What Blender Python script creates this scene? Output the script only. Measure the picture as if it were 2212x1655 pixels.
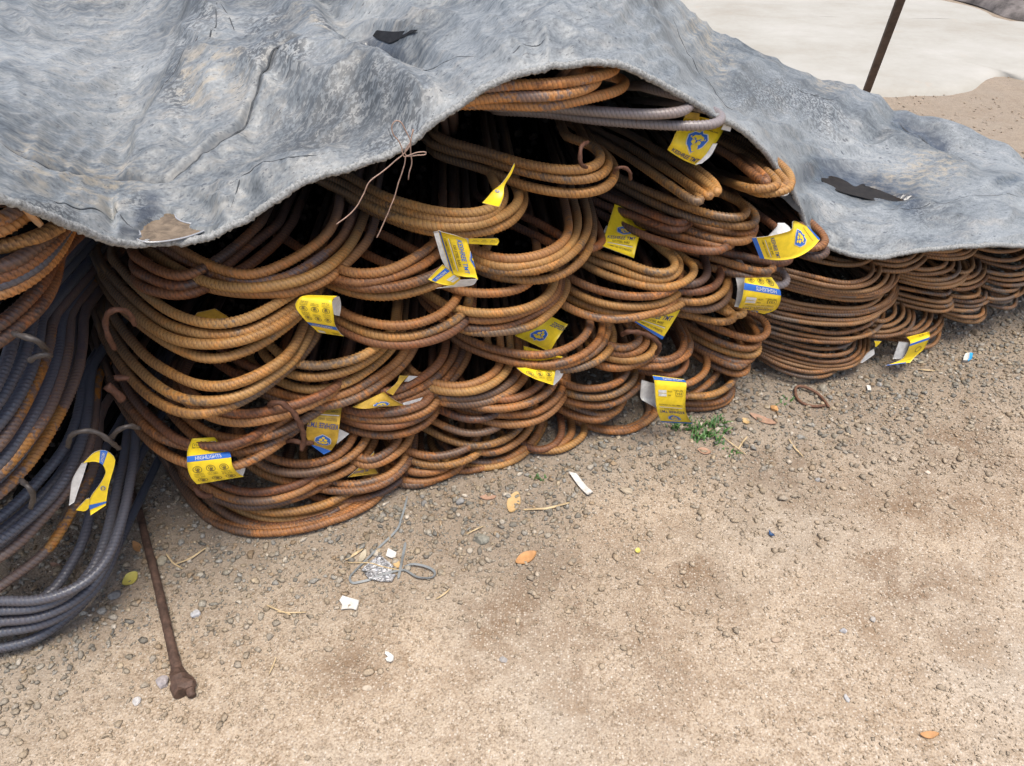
import bpy, math, random
import numpy as np
from mathutils import Vector, Matrix, noise as mnoise

for o in list(bpy.data.objects): bpy.data.objects.remove(o, do_unlink=True)
scene = bpy.context.scene
COL = scene.collection
rnd = random.Random(7)
rng = np.random.default_rng(7)

# ------------------------------------------------------------ camera, light
F = 1630.0; CX = 1106.0; CY = 827.5          # focal length and centre, in 2212-wide pixels
PITCH = math.radians(38.0); CAMH = 1.15
cam_d = bpy.data.cameras.new("camera"); cam = bpy.data.objects.new("camera", cam_d)
COL.objects.link(cam)
cam.location = (0, 0, CAMH); cam.rotation_euler = (math.radians(90) - PITCH, 0, 0)
cam_d.sensor_width = 36.0; cam_d.lens = 36.0 * F / 2212.0
cam_d.clip_start = 0.02; cam_d.clip_end = 400.0
scene.camera = cam

world = bpy.data.worlds.new("World"); scene.world = world; world.use_nodes = True
wn = world.node_tree
for n in list(wn.nodes): wn.nodes.remove(n)
sky = wn.nodes.new('ShaderNodeTexSky'); sky.sky_type = 'NISHITA'; sky.sun_disc = False
SUN_EL = math.radians(76); SUN_AZ = math.radians(150)      # azimuth from +Y, clockwise: behind the camera, to the right
sky.sun_elevation = SUN_EL; sky.sun_rotation = SUN_AZ
sky.air_density = 1.0; sky.dust_density = 4.0; sky.ozone_density = 0.6
bg = wn.nodes.new('ShaderNodeBackground'); bg.inputs['Strength'].default_value = 0.105
wo = wn.nodes.new('ShaderNodeOutputWorld')
wn.links.new(sky.outputs[0], bg.inputs['Color']); wn.links.new(bg.outputs[0], wo.inputs['Surface'])
sd = bpy.data.lights.new("sun", 'SUN'); sd.energy = 1.5; sd.angle = math.radians(26); sd.color = (1.0, 0.95, 0.85)
sun = bpy.data.objects.new("sun", sd); COL.objects.link(sun)
sdir = Vector((math.sin(SUN_AZ) * math.cos(SUN_EL), math.cos(SUN_AZ) * math.cos(SUN_EL), math.sin(SUN_EL)))
sun.rotation_euler = sdir.to_track_quat('Z', 'Y').to_euler(); sun.location = sdir * 10
vs = scene.view_settings
vs.view_transform = 'Standard'; vs.look = 'None'; vs.gamma = 1.0; vs.use_curve_mapping = False
vs.exposure = 1.12

# ------------------------------------------------------------ projection helpers
ct, st = math.cos(PITCH), math.sin(PITCH)
def raydir(p):
    xc = (p[0] - CX) / F; yc = (CY - p[1]) / F
    return np.array([xc, ct + yc * st, -st + yc * ct])
CAMP = np.array([0, 0, CAMH])
# the foot line of the stack on the ground and its inward normal
FP0 = np.array([-0.50, 1.0]); FP1 = np.array([0.48, 1.375])
_d = (FP1 - FP0) / np.linalg.norm(FP1 - FP0)
FN = np.array([-_d[1], _d[0]])               # points into the stack
FACE0 = float(FN @ FP0)
def on_face(p, pull=0.0):
    """point where the picture ray meets the upright front of the stack"""
    r = raydir(p)
    t = (FACE0 - pull) / float(FN @ r[:2])
    return CAMP + r * t
def on_plane(p, tip, beta):
    """meets the sloping plane through tip that rises by beta going into the stack"""
    r = raydir(p); n = np.array([-beta * FN[0], -beta * FN[1], 1.0])
    t = float(n @ (tip - CAMP)) / float(n @ r)
    return CAMP + r * t
def on_ground(p, z=0.0):
    r = raydir(p); return CAMP + r * ((z - CAMH) / r[2])
def at_fwd(p, d):
    r = raydir(p); return CAMP + r * (d / r[1])
K = 2212.0 / 4096.0
REG = {'R1': (0, 700, 2.207), 'R2': (0, 1400, 2.207), 'R3': (400, 1400, 2.207), 'R4': (1000, 700, 2.207),
       'R5': (1200, 1300, 2.207), 'R6': (1800, 200, 2.207), 'R7': (2300, 400, 2.207), 'R8': (2200, 1000, 2.207),
       'S1': (3000, 800, 2.0137), 'S2': (0, 0, 1.5764), 'S3': (1200, 0, 1.5764), 'S4': (2600, 0, 1.4753),
       'S5': (0, 2000, 1.5764), 'S6': (1300, 1900, 1.839), 'S7': (2400, 1500, 1.3013), 'M1': (1700, 800, 1.269),
       'M2': (1800, 1250, 1.269), 'M3': (600, 900, 1.269), 'V': (0, 0, K)}
def cv(reg, x, y):
    a, b, s = REG[reg]; return ((a + x / s) * K, (b + y / s) * K)

# ------------------------------------------------------------ object helpers
def empty(name, loc=(0, 0, 0)):
    o = bpy.data.objects.new(name, None); o.location = loc; o.empty_display_size = 0.05
    COL.objects.link(o); return o
def tag(o, label=None, cat=None, group=None, kind=None):
    if label: o['label'] = label
    if cat: o['category'] = cat
    if group: o['group'] = group
    if kind: o['kind'] = kind
    return o
def mesh_obj(name, verts, faces, mats, parent=None, smooth=True, mat_idx=None, attrs=None, cols=None):
    me = bpy.data.meshes.new(name)
    verts = np.asarray(verts, dtype=np.float32).reshape(-1, 3)
    base = np.array(parent.location, dtype=np.float32) if parent is not None else 0
    if parent is not None and parent.parent is not None: base = base + np.array(parent.parent.location, dtype=np.float32)
    verts = verts - base
    if isinstance(faces, np.ndarray) and faces.ndim == 2:
        nf, k = faces.shape
        me.vertices.add(len(verts)); me.vertices.foreach_set('co', verts.ravel())
        me.loops.add(nf * k); me.loops.foreach_set('vertex_index', faces.astype(np.int32).ravel())
        me.polygons.add(nf); me.polygons.foreach_set('loop_start', np.arange(0, nf * k, k, dtype=np.int32))
        me.update(calc_edges=True)
    else:
        me.from_pydata(verts.tolist(), [], [list(map(int, f)) for f in faces]); me.update()
    if smooth: me.polygons.foreach_set('use_smooth', np.ones(len(me.polygons), dtype=bool))
    if not isinstance(mats, (list, tuple)): mats = [mats]
    for m in mats: me.materials.append(m)
    if mat_idx is not None: me.polygons.foreach_set('material_index', np.asarray(mat_idx, dtype=np.int32))
    if attrs:
        for k_, v in attrs.items():
            a = me.attributes.new(k_, 'FLOAT', 'POINT'); a.data.foreach_set('value', np.asarray(v, dtype=np.float32))
    if cols is not None:
        a = me.attributes.new('tint', 'FLOAT_COLOR', 'POINT'); a.data.foreach_set('color', np.asarray(cols, dtype=np.float32).ravel())
    o = bpy.data.objects.new(name, me); COL.objects.link(o)
    if parent is not None: o.parent = parent
    return o

def catmull(P, step):
    P = np.asarray(P, float)
    if len(P) == 2:
        n = max(2, int(np.linalg.norm(P[1] - P[0]) / step)); return P[0] + (P[1] - P[0]) * np.linspace(0, 1, n)[:, None]
    Q = np.vstack([2 * P[0] - P[1], P, 2 * P[-1] - P[-2]]); out = []
    for i in range(1, len(Q) - 2):
        p0, p1, p2, p3 = Q[i - 1], Q[i], Q[i + 1], Q[i + 2]
        n = max(2, int(np.linalg.norm(p2 - p1) / step)); t = (np.arange(n) / n)[:, None]
        out.append(0.5 * (2 * p1 + (p2 - p0) * t + (2 * p0 - 5 * p1 + 4 * p2 - p3) * t ** 2 + (3 * p1 - p0 - 3 * p2 + p3) * t ** 3))
    out.append(P[-1][None]); return np.vstack(out)
def resample(C, step=None, n=None):
    L = np.r_[0, np.cumsum(np.linalg.norm(np.diff(C, axis=0), axis=1))]
    if n is None: n = max(3, int(L[-1] / step))
    s = np.linspace(0, L[-1], n)
    return np.stack([np.interp(s, L, C[:, k]) for k in range(C.shape[1])], 1), s
def smooth_curve(C, k):
    if k < 1: return C
    w = np.exp(-0.5 * (np.arange(-3 * k, 3 * k + 1) / k) ** 2); w /= w.sum()
    P = np.vstack([2 * C[0] - C[1:3 * k + 1][::-1] if len(C) > 3 * k + 1 else np.repeat(C[:1], 3 * k, 0), C,
                   2 * C[-1] - C[-3 * k - 1:-1][::-1] if len(C) > 3 * k + 1 else np.repeat(C[-1:], 3 * k, 0)])
    return np.stack([np.convolve(P[:, j], w, 'valid') for j in range(C.shape[1])], 1)
def frames(C):
    T = np.gradient(C, axis=0); T /= np.linalg.norm(T, axis=1)[:, None] + 1e-12
    N = np.zeros_like(C); u = np.array([0, 0, 1.0])
    u = u - T[0] * (u @ T[0]); 
    if np.linalg.norm(u) < 1e-3: u = np.array([1.0, 0, 0]) - T[0] * T[0][0]
    u /= np.linalg.norm(u); N[0] = u
    for i in range(1, len(C)):
        u = N[i - 1] - T[i] * (N[i - 1] @ T[i]); N[i] = u / (np.linalg.norm(u) + 1e-12)
    return T, N, np.cross(T, N)
def tube_faces(n, k, cap=True):
    i = np.arange(n - 1)[:, None] * k; j = np.arange(k)[None]; j2 = (j + 1) % k
    return np.stack([(i + j), (i + j2), (i + k + j2), (i + k + j)], -1).reshape(-1, 4)
def tube(name, C, r, mat, parent=None, k=8, jitter=0.0, squash=1.0, attrs=None, twist=0.0, lobes=0, lobe_h=0.0):
    """a round or slightly irregular tube along C"""
    C = np.asarray(C, float); T, N, B = frames(C); n = len(C)
    a = np.linspace(0, 2 * math.pi, k, endpoint=False)
    rr = np.full((n, 1), 1.0) * (np.asarray(r).reshape(-1, 1) if np.ndim(r) else r)
    s = np.r_[0, np.cumsum(np.linalg.norm(np.diff(C, axis=0), axis=1))][:, None]
    R = rr * (1 + lobe_h * np.cos(lobes * a[None] + twist * s))
    if jitter: R = R * (1 + jitter * rng.normal(size=R.shape))
    V = C[:, None] + R[..., None] * (np.cos(a)[None, :, None] * N[:, None] * squash + np.sin(a)[None, :, None] * B[:, None])
    V = V.reshape(-1, 3); Fq = tube_faces(n, k)
    caps = [list(range(k))[::-1], [(n - 1) * k + q for q in range(k)]]
    return mesh_obj(name, V, [list(f) for f in Fq.tolist()] + caps, mat, parent, attrs=attrs)

# ------------------------------------------------------------ materials
def newmat(name):
    m = bpy.data.materials.new(name); m.use_nodes = True; nt = m.node_tree
    for n in list(nt.nodes): nt.nodes.remove(n)
    b = nt.nodes.new('ShaderNodeBsdfPrincipled'); o = nt.nodes.new('ShaderNodeOutputMaterial')
    nt.links.new(b.outputs[0], o.inputs['Surface']); return m, nt, b
def nd(nt, typ, **kw):
    n = nt.nodes.new(typ)
    for k_, v in kw.items():
        if k_.startswith('_'): setattr(n, k_[1:], v)
        else: n.inputs[k_].default_value = v
    return n
def noise_n(nt, vec, scale, detail=4, rough=0.6, dist=0.0):
    n = nd(nt, 'ShaderNodeTexNoise', Scale=scale, Detail=detail, Roughness=rough, Distortion=dist)
    if vec is not None: nt.links.new(vec, n.inputs['Vector'])
    return n.outputs['Fac']
def ramp(nt, fac, stops, interp='LINEAR'):
    r = nt.nodes.new('ShaderNodeValToRGB'); r.color_ramp.interpolation = interp
    e = r.color_ramp.elements
    while len(e) < len(stops): e.new(0.5)
    for q, (p, c) in enumerate(stops):
        e[q].position = p; c = (c, c, c) if not isinstance(c, tuple) else c; e[q].color = (*c, 1)
    nt.links.new(fac, r.inputs[0]); return r.outputs[0]
def mix(nt, a, b, fac, mode='MIX'):
    m = nt.nodes.new('ShaderNodeMix'); m.data_type = 'RGBA'; m.blend_type = mode
    for sock, v in ((m.inputs[0], fac), (m.inputs[6], a), (m.inputs[7], b)):
        if isinstance(v, (int, float)): sock.default_value = v
        elif isinstance(v, tuple): sock.default_value = (*v, 1)
        else: nt.links.new(v, sock)
    return m.outputs[2]
def math_n(nt, op, a, b=None):
    m = nt.nodes.new('ShaderNodeMath'); m.operation = op
    for sock, v in ((m.inputs[0], a), (m.inputs[1], b)):
        if v is None: continue
        if isinstance(v, (int, float)): sock.default_value = v
        else: nt.links.new(v, sock)
    return m.outputs[0]
def bump(nt, bsdf, h, strength, dist):
    b = nd(nt, 'ShaderNodeBump', Strength=strength, Distance=dist); nt.links.new(h, b.inputs['Height'])
    nt.links.new(b.outputs[0], bsdf.inputs['Normal'])
def attr(nt, name, out='Fac'):
    a = nt.nodes.new('ShaderNodeAttribute'); a.attribute_name = name; return a.outputs[out]

def bar_material(name, dark, mid, light, scale_col, scale_amt, inner, seed, rough=0.58):
    """rusty ribbed steel: dark and orange rust, patches of bare mill scale, less rust and painted-in shade deep in the pile"""
    m, nt, b = newmat(name)
    oi = nt.nodes.new('ShaderNodeObjectInfo'); geo = nt.nodes.new('ShaderNodeNewGeometry')
    mp = nt.nodes.new('ShaderNodeVectorMath'); mp.operation = 'ADD'
    nt.links.new(geo.outputs['Position'], mp.inputs[0]); mp.inputs[1].default_value = (seed, seed * .7, 0)
    mp2 = nt.nodes.new('ShaderNodeVectorMath'); mp2.operation = 'ADD'
    cmb = nt.nodes.new('ShaderNodeCombineXYZ')
    nt.links.new(math_n(nt, 'MULTIPLY', oi.outputs['Random'], 9.0), cmb.inputs[0])
    nt.links.new(mp.outputs[0], mp2.inputs[0]); nt.links.new(cmb.outputs[0], mp2.inputs[1])
    v = mp2.outputs[0]
    n1 = noise_n(nt, v, 11, 4, 0.6); n2 = noise_n(nt, v, 95, 2, 0.7); n3 = noise_n(nt, v, 5.5, 3, 0.5, 0.4); n4 = noise_n(nt, v, 330, 1, 0.6); n5 = noise_n(nt, v, 30, 3, 0.7, 0.8)
    f = math_n(nt, 'ADD', math_n(nt, 'MULTIPLY', n1, 0.42), math_n(nt, 'ADD', math_n(nt, 'MULTIPLY', n2, 0.33), math_n(nt, 'MULTIPLY', n4, 0.25)))
    sh = math_n(nt, 'MULTIPLY', math_n(nt, 'SUBTRACT', oi.outputs['Random'], 0.5), 0.20)
    f = math_n(nt, 'ADD', f, sh)
    col = ramp(nt, f, [(0.34, dark), (0.47, mid), (0.62, light)])
    # grey brown dust over the rust, and raw orange patches
    dust = tuple(0.70 * c + 0.30 * g for c, g in zip(mid, (0.26, 0.19, 0.12)))
    col = mix(nt, col, dust, ramp(nt, n5, [(0.48, 0.0), (0.62, 0.42)]))
    col = mix(nt, col, (light[0] * 1.12, light[1] * 0.86, light[2] * 0.6), ramp(nt, n5, [(0.36, 0.85), (0.46, 0.0)]))
    rib = attr(nt, 'rib'); grv = attr(nt, 'groove')
    hi = tuple(min(1, c * 1.35 + 0.02) for c in light)
    grey = ramp(nt, math_n(nt, 'ADD', n3, math_n(nt, 'MULTIPLY', math_n(nt, 'SUBTRACT', n2, 0.5), 0.35)), [(0.62 - scale_amt - 0.015, 0.0), (0.62 - scale_amt + 0.03, 1.0)])
    inn = attr(nt, 'inn')  # deep steel: less rusted, with the pile's shade mixed into the colour
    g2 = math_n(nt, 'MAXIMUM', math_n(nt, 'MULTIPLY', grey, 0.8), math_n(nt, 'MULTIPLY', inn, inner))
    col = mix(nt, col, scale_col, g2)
    col = mix(nt, col, tuple(c * 0.5 + 0.5 * s for c, s in zip(hi, scale_col)) if scale_amt > 0.2 else hi, math_n(nt, 'MULTIPLY', rib, 0.36))
    col = mix(nt, col, tuple(c * 0.16 for c in mid), math_n(nt, 'MULTIPLY', grv, 0.82))
    nt.links.new(col, b.inputs['Base Color'])
    nt.links.new(ramp(nt, g2, [(0.0, rough), (1.0, rough - 0.15)]), b.inputs['Roughness'])
    b.inputs['Specular IOR Level'].default_value = 0.5
    bump(nt, b, math_n(nt, 'ADD', n4, n2), 0.5, 0.0010)
    return m
M = {}
M['rust'] = bar_material('rusty steel', (0.088, 0.032, 0.014), (0.25, 0.098, 0.029), (0.38, 0.18, 0.06), (0.062, 0.054, 0.052), 0.05, 0.9, 0.0)
M['rust_ochre'] = bar_material('ochre rusted steel', (0.125, 0.055, 0.020), (0.32, 0.15, 0.040), (0.44, 0.245, 0.08), (0.075, 0.065, 0.06), 0.02, 0.9, 3.0)
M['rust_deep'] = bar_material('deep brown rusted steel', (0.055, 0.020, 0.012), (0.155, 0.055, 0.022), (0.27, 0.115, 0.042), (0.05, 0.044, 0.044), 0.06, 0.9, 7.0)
M['grey_bar'] = bar_material('grey steel with a trace of rust', (0.12, 0.075, 0.05), (0.22, 0.13, 0.08), (0.30, 0.19, 0.11), (0.23, 0.22, 0.235), 0.30, 0.2, 11.0, 0.48)
M['orange_bar'] = bar_material('freshly rusted orange steel', (0.19, 0.068, 0.018), (0.40, 0.165, 0.042), (0.48, 0.24, 0.09), (0.12, 0.11, 0.12), 0.04, 0.85, 14.0)
M['blue_bar'] = bar_material('blue black steel with orange rust spots', (0.15, 0.06, 0.02), (0.37, 0.155, 0.030), (0.46, 0.225, 0.05), (0.068, 0.080, 0.105), 0.225, 0.9, 18.0, 0.5)
M['blue_clean'] = bar_material('blue black steel', (0.07, 0.05, 0.05), (0.10, 0.07, 0.06), (0.15, 0.09, 0.06), (0.080, 0.098, 0.130), 0.42, 0.5, 21.0, 0.46)
M['rust_far'] = bar_material('brown rusted thin steel', (0.085, 0.038, 0.020), (0.205, 0.095, 0.038), (0.31, 0.170, 0.072), (0.11, 0.095, 0.085), 0.02, 0.8, 25.0)
def simple(name, col, rough=0.6, nscale=60, var=0.25, bumpd=0.0005, spec=0.4, metallic=0.0):
    m, nt, b = newmat(name); geo = nt.nodes.new('ShaderNodeNewGeometry')
    n = noise_n(nt, geo.outputs['Position'], nscale, 5, 0.65)
    lo = tuple(c * (1 - var) for c in col); hi = tuple(min(1, c * (1 + var)) for c in col)
    nt.links.new(ramp(nt, n, [(0.3, lo), (0.7, hi)]), b.inputs['Base Color'])
    b.inputs['Roughness'].default_value = rough; b.inputs['Specular IOR Level'].default_value = spec; b.inputs['Metallic'].default_value = metallic
    if bumpd: bump(nt, b, n, 0.5, bumpd)
    return m
M['wire'] = simple('rusty tie wire', (0.085, 0.036, 0.02), 0.7, 200, 0.5)
M['wire_dark'] = simple('dark tie wire', (0.045, 0.038, 0.035), 0.5, 200, 0.5)
M['wire_thin'] = simple('thin pale wire', (0.33, 0.22, 0.17), 0.55, 200, 0.3)
M['yellow'] = simple('yellow tag paper', (0.80, 0.58, 0.024), 0.34, 55, 0.14, 0.0004)
M['yellow_dirty'] = simple('dirty yellow tag paper', (0.45, 0.28, 0.03), 0.6, 45, 0.35, 0.0004)
M['white_paper'] = simple('white tag back', (0.60, 0.60, 0.585), 0.6, 90, 0.2, 0.0003)
M['blue_ink'] = simple('blue print', (0.022, 0.13, 0.50), 0.4, 60, 0.1, 0)
M['navy_ink'] = simple('dark blue print', (0.03, 0.06, 0.20), 0.4, 60, 0.1, 0)
M['brown_ink'] = simple('dark olive print', (0.16, 0.12, 0.03), 0.4, 60, 0.1, 0)

# ------------------------------------------------------------ bent bars
DBACK = np.array([-0.07, 1.0, 0.0]); DBACK /= np.linalg.norm(DBACK)
def extend(P, t, D, R, length, slope, zmin):
    """carry a bar on from P along t, turning it steadily towards D, then straight into the pile"""
    out = []; th = math.atan2(t[1], t[0]); thD = math.atan2(D[1], D[0])
    dz = t[2] / max(1e-6, math.hypot(t[0], t[1])); step = 0.012; p = P.copy(); s = 0
    while s < length:
        d = (thD - th + math.pi) % (2 * math.pi) - math.pi
        mx = step / R
        th += max(-mx, min(mx, d)); dz += max(-0.06, min(0.06, slope - dz))
        p = p + step * np.array([math.cos(th), math.sin(th), dz]); 
        if p[2] < zmin: p[2] = zmin
        out.append(p.copy()); s += step
    return out
def bar_mesh(name, C, dist, depth, r, mat, parent, pitch, k, per, ribh):
    """C dense centre line, dist: how far each point is inside the pile"""
    L = np.r_[0, np.cumsum(np.linalg.norm(np.diff(C, axis=0), axis=1))]
    st_ = pitch / per; s = [0.0]; di = np.interp
    while s[-1] < L[-1]:
        d = float(di(s[-1], L, dist)); s.append(s[-1] + (st_ if d < 0.07 else (st_ * 1.6 if d < 0.13 else 0.035)))
    s = np.array(s[:-1]) if len(s) > 3 else np.array([0, L[-1] / 2, L[-1]])
    P = np.stack([np.interp(s, L, C[:, q]) for q in range(3)], 1); D = np.interp(s, L, dist); I_ = np.interp(s, L, depth)
    T, N, B = frames(P); n = len(P)
    a = np.linspace(0, 2 * math.pi, k, endpoint=False)[None]
    tw = rnd.uniform(0, math.pi) + rnd.uniform(-1.5, 1.5) * s[:, None]
    al = a + tw                                   # angle measured from the long rib
    fine = (D < 0.13).astype(float)[:, None]
    side = np.sign(np.sin(al)); w = np.abs(np.sin(al)) ** 0.5
    ph = s[:, None] / pitch + 0.7 * np.cos(al) * side + 0.25 * side + rnd.random()
    cs = np.cos(2 * math.pi * ph)
    rib = np.clip(cs, 0, 1) ** 1.6 * w * fine
    groove = np.clip(np.cos(2 * math.pi * (ph - 0.27)), 0, 1) ** 3 * w * fine
    lon = np.exp(-((np.sin(al) / 0.22) ** 2)) * 0.75
    R = r * (1 + 0.012 * np.sin(s[:, None] * 40)) + ribh * (np.maximum(rib, lon) - 0.18 * groove)
    V = P[:, None] + R[..., None] * (np.cos(a)[..., None] * N[:, None] + np.sin(a)[..., None] * B[:, None])
    inn = np.repeat(np.clip(I_, 0, 1)[:, None], k, 1)
    return mesh_obj(name, V.reshape(-1, 3), tube_faces(n, k), mat, parent, attrs={'rib': np.maximum(rib, lon * 0.6).ravel(), 'groove': groove.ravel(), 'inn': inn.ravel()})
BUNDLES = {}
def bundle(key, label, reg, curves, mat='rust', r=0.0080, beta=None, pull=0.0, facepull=0.0, group='bundles of bent bars in the near stack',
           ext=(1, 1), R=0.085, pitch=0.0074, k=10, per=5, ribh=0.0013, D=DBACK, extlen=0.8, mats=None, slope=-0.05, jit=0.0, sharetip=False, sm=4, cat='rebar bundle', inn0=.045, inn1=.13):
    V_ = [[cv(reg, *p) for p in c] for c in curves]
    tips = [max(c, key=lambda p: p[1]) for c in V_]
    t0 = on_face(tips[len(tips) // 2], facepull)
    root = empty('rebar_bundle', tuple(t0)); tag(root, label, cat, group)
    for ci, (c, tp) in enumerate(zip(V_, tips)):
        tip = on_face(tp if not sharetip else tips[-1], facepull)
        alpha = math.degrees(PITCH + math.atan((tp[1] - CY) / F))
        bt = math.tan(math.radians(0.28 * max(0, alpha - 12))) if beta is None else beta
        P = []
        for p in c:
            q = on_plane(p, tip, bt)
            P.append(q)
        if pull: P = [CAMP + (q - CAMP) * (1 - pull) for q in P]
        C = catmull(P, 0.004); C, _ = resample(C, 0.004); C = smooth_curve(C, sm)
        C[:, 2] = np.maximum(C[:, 2], r * 1.05)
        z0 = r * 1.05
        dist = np.zeros(len(C)); pre = []; post = []
        if ext[0]:
            t = C[0] - C[4]; t /= np.linalg.norm(t)
            pre = extend(C[0], t, D, R * rnd.uniform(.9, 1.15), extlen, slope, z0)[::-1]
        if ext[1]:
            t = C[-1] - C[-5]; t /= np.linalg.norm(t)
            post = extend(C[-1], t, D, R * rnd.uniform(.9, 1.15), extlen, slope, z0)
        allC = np.vstack([x for x in (np.array(pre) if len(pre) else None, C, np.array(post) if len(post) else None) if x is not None])
        dd = np.zeros(len(allC)); 
        if len(pre): dd[:len(pre)] = (np.arange(len(pre), 0, -1)) * 0.012
        if len(post): dd[-len(post):] = (np.arange(1, len(post) + 1)) * 0.012
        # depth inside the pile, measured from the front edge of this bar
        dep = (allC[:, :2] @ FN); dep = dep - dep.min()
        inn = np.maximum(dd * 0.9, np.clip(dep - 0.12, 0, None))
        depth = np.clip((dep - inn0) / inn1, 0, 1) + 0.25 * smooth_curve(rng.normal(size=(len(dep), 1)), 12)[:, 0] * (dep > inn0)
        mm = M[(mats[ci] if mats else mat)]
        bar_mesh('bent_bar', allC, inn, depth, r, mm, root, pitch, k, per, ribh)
    BUNDLES[key] = root
    return root

# ------------------------------------------------------------ the near stack, traced bundle by bundle
def R7to6(pts): return [(x + 1103.5, y + 441.4) for x, y in pts]
def R8to7(pts): return [(x - 220.7, y + 1324.2) for x, y in pts]
def S5to2(pts): return [((x / 1.5764) * 2.207, (600 + y / 1.5764) * 2.207) for x, y in pts]
def R1toM3(pts): return [(x * 0.575 - 761.4, y * 0.575 - 253.8) for x, y in pts]

bundle('B1', 'topmost orange bars with a grey patch, curling up in the mouth of the cover', 'R6', [
    [(270, 335), (400, 322), (600, 306), (900, 300), (1150, 262), (1370, 215), (1465, 165), (1465, 120), (1400, 105), (1280, 110)],
    [(180, 448), (300, 430), (500, 412), (850, 408), (1080, 375), (1220, 330), (1300, 285), (1290, 230), (1200, 190)],
    [(170, 482), (300, 477), (550, 488), (880, 492), (1200, 432), (1430, 378), (1540, 320), (1545, 275), (1490, 245), (1380, 225)]],
    mats=['orange_bar', 'orange_bar', 'orange_bar'], beta=0.02, ext=(1, 1), pull=0.02, R=0.04, slope=-.45)
bundle('B1g', 'pair of smooth grey bars under the topmost orange ones, reaching furthest right below the cover', 'R6', [
    [(500, 500), (800, 505), (1100, 525), (1350, 548), (1700, 568), (1950, 560), (2090, 530), (2125, 470), (2085, 415), (1980, 395), (1800, 350)],
    [(600, 545), (900, 565), (1250, 615), (1650, 650), (2000, 668), (2260, 668), (2380, 640), (2400, 590), (2340, 540), (2200, 510)]],
    mats=['grey_bar', 'grey_bar'], beta=0.01, pull=0.015, R=0.05, slope=-.3)
bundle('B2', 'ochre hairpin of three bars with a rusty wire tie, below the mouth of the cover', 'R6', [
    [(-100, 770), (0, 815), (300, 895), (600, 990), (900, 1050), (1130, 1062), (1280, 1030), (1335, 960), (1300, 880), (1220, 830), (1100, 790)],
    [(-150, 830), (0, 885), (300, 960), (600, 1060), (880, 1125), (1100, 1150), (1290, 1125), (1385, 1060), (1395, 975), (1340, 890), (1230, 830)],
    [(-120, 920), (0, 968), (300, 1055), (600, 1180), (880, 1245), (1130, 1268), (1350, 1225), (1445, 1140), (1450, 1040), (1400, 950), (1280, 860)]],
    mat='rust_ochre', R=0.06)
bundle('B3', 'four ochre bars dipping from the cover hem to the narrow curled yellow tag', 'R4', [
    [(780, -40), (900, 30), (1050, 115), (1200, 195), (1450, 275), (1700, 330), (1930, 340), (2100, 310), (2190, 240), (2190, 150), (2130, 0)],
    [(640, 0), (850, 90), (1000, 180), (1300, 305), (1600, 390), (1850, 410), (2080, 380), (2200, 300), (2245, 200), (2220, 80)],
    [(600, 40), (900, 185), (1200, 340), (1480, 430), (1765, 460), (2050, 430), (2250, 350), (2360, 250), (2375, 170), (2320, 60)],
    [(900, 220), (1150, 350), (1450, 465), (1700, 510), (2000, 512), (2250, 445), (2370, 340), (2420, 235), (2405, 150), (2340, 40)]],
    mat='rust_ochre', R=0.06)
bundle('B4', 'broad bright orange loop of four bars, its legs crossed by the thin hanging wire', 'M3', [
    [(130, 110), (250, 180), (400, 240), (520, 255), (650, 212), (800, 130), (900, 45), (945, -40), (965, -130), (970, -220)],
    [(20, 105), (150, 165), (300, 240), (430, 285), (560, 292), (700, 262), (830, 190), (950, 95), (1010, 0), (1035, -90), (1040, -180)],
    [(-10, 130), (120, 212), (270, 285), (400, 318), (550, 318), (750, 285), (900, 215), (1010, 110), (1070, 0), (1098, -90), (1105, -180)],
    [(150, 260), (300, 320), (450, 345), (600, 347), (750, 332), (880, 285), (1000, 190), (1100, 85), (1140, -20), (1152, -100), (1155, -200)]],
    mats=['orange_bar', 'orange_bar', 'rust_ochre', 'orange_bar'])
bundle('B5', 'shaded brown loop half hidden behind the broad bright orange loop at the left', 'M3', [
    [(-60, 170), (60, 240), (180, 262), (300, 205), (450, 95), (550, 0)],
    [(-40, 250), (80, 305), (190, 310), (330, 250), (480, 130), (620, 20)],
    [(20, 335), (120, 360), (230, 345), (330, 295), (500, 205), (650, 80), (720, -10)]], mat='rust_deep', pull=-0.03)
bundle('B6', 'four golden bars in a deep loop in front of the dim shaded tag', 'M3', [
    [(-189, 171), (-71, 304), (43, 402), (130, 455), (245, 493), (360, 505), (507, 472), (620, 412), (700, 365), (820, 290)],
    [(-284, 102), (-243, 206), (-128, 330), (-13, 436), (101, 511), (245, 553), (389, 560), (508, 539), (620, 487), (730, 415), (810, 340)],
    [(-284, 148), (-215, 292), (-100, 424), (15, 525), (130, 585), (245, 606), (389, 603), (520, 570), (650, 508), (760, 435), (830, 360)],
    [(-270, 230), (-190, 370), (-50, 500), (80, 595), (200, 655), (300, 682), (420, 665), (550, 612), (670, 530), (770, 445), (850, 340)]],
    mats=['rust_ochre'] * 4, pull=0.03)
bundle('B7', 'widest loop, three thick smooth looking bars just above the left highlights tag', 'R3', [
    [(90, -350), (200, -180), (350, 0), (450, 95), (600, 190), (800, 290), (1000, 328), (1200, 300), (1450, 190), (1620, 80), (1720, -40), (1790, -200)],
    [(20, -330), (100, -160), (200, 5), (330, 155), (500, 310), (700, 425), (900, 455), (1150, 430), (1350, 355), (1550, 215), (1720, 80), (1830, -100)],
    [(-40, -330), (10, -180), (110, 15), (250, 215), (400, 380), (600, 510), (800, 570), (1000, 552), (1200, 478), (1400, 370), (1580, 230), (1760, 80), (1880, -80)]],
    mats=['rust_ochre', 'rust_ochre', 'rust_ochre'], pull=0.05)
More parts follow.
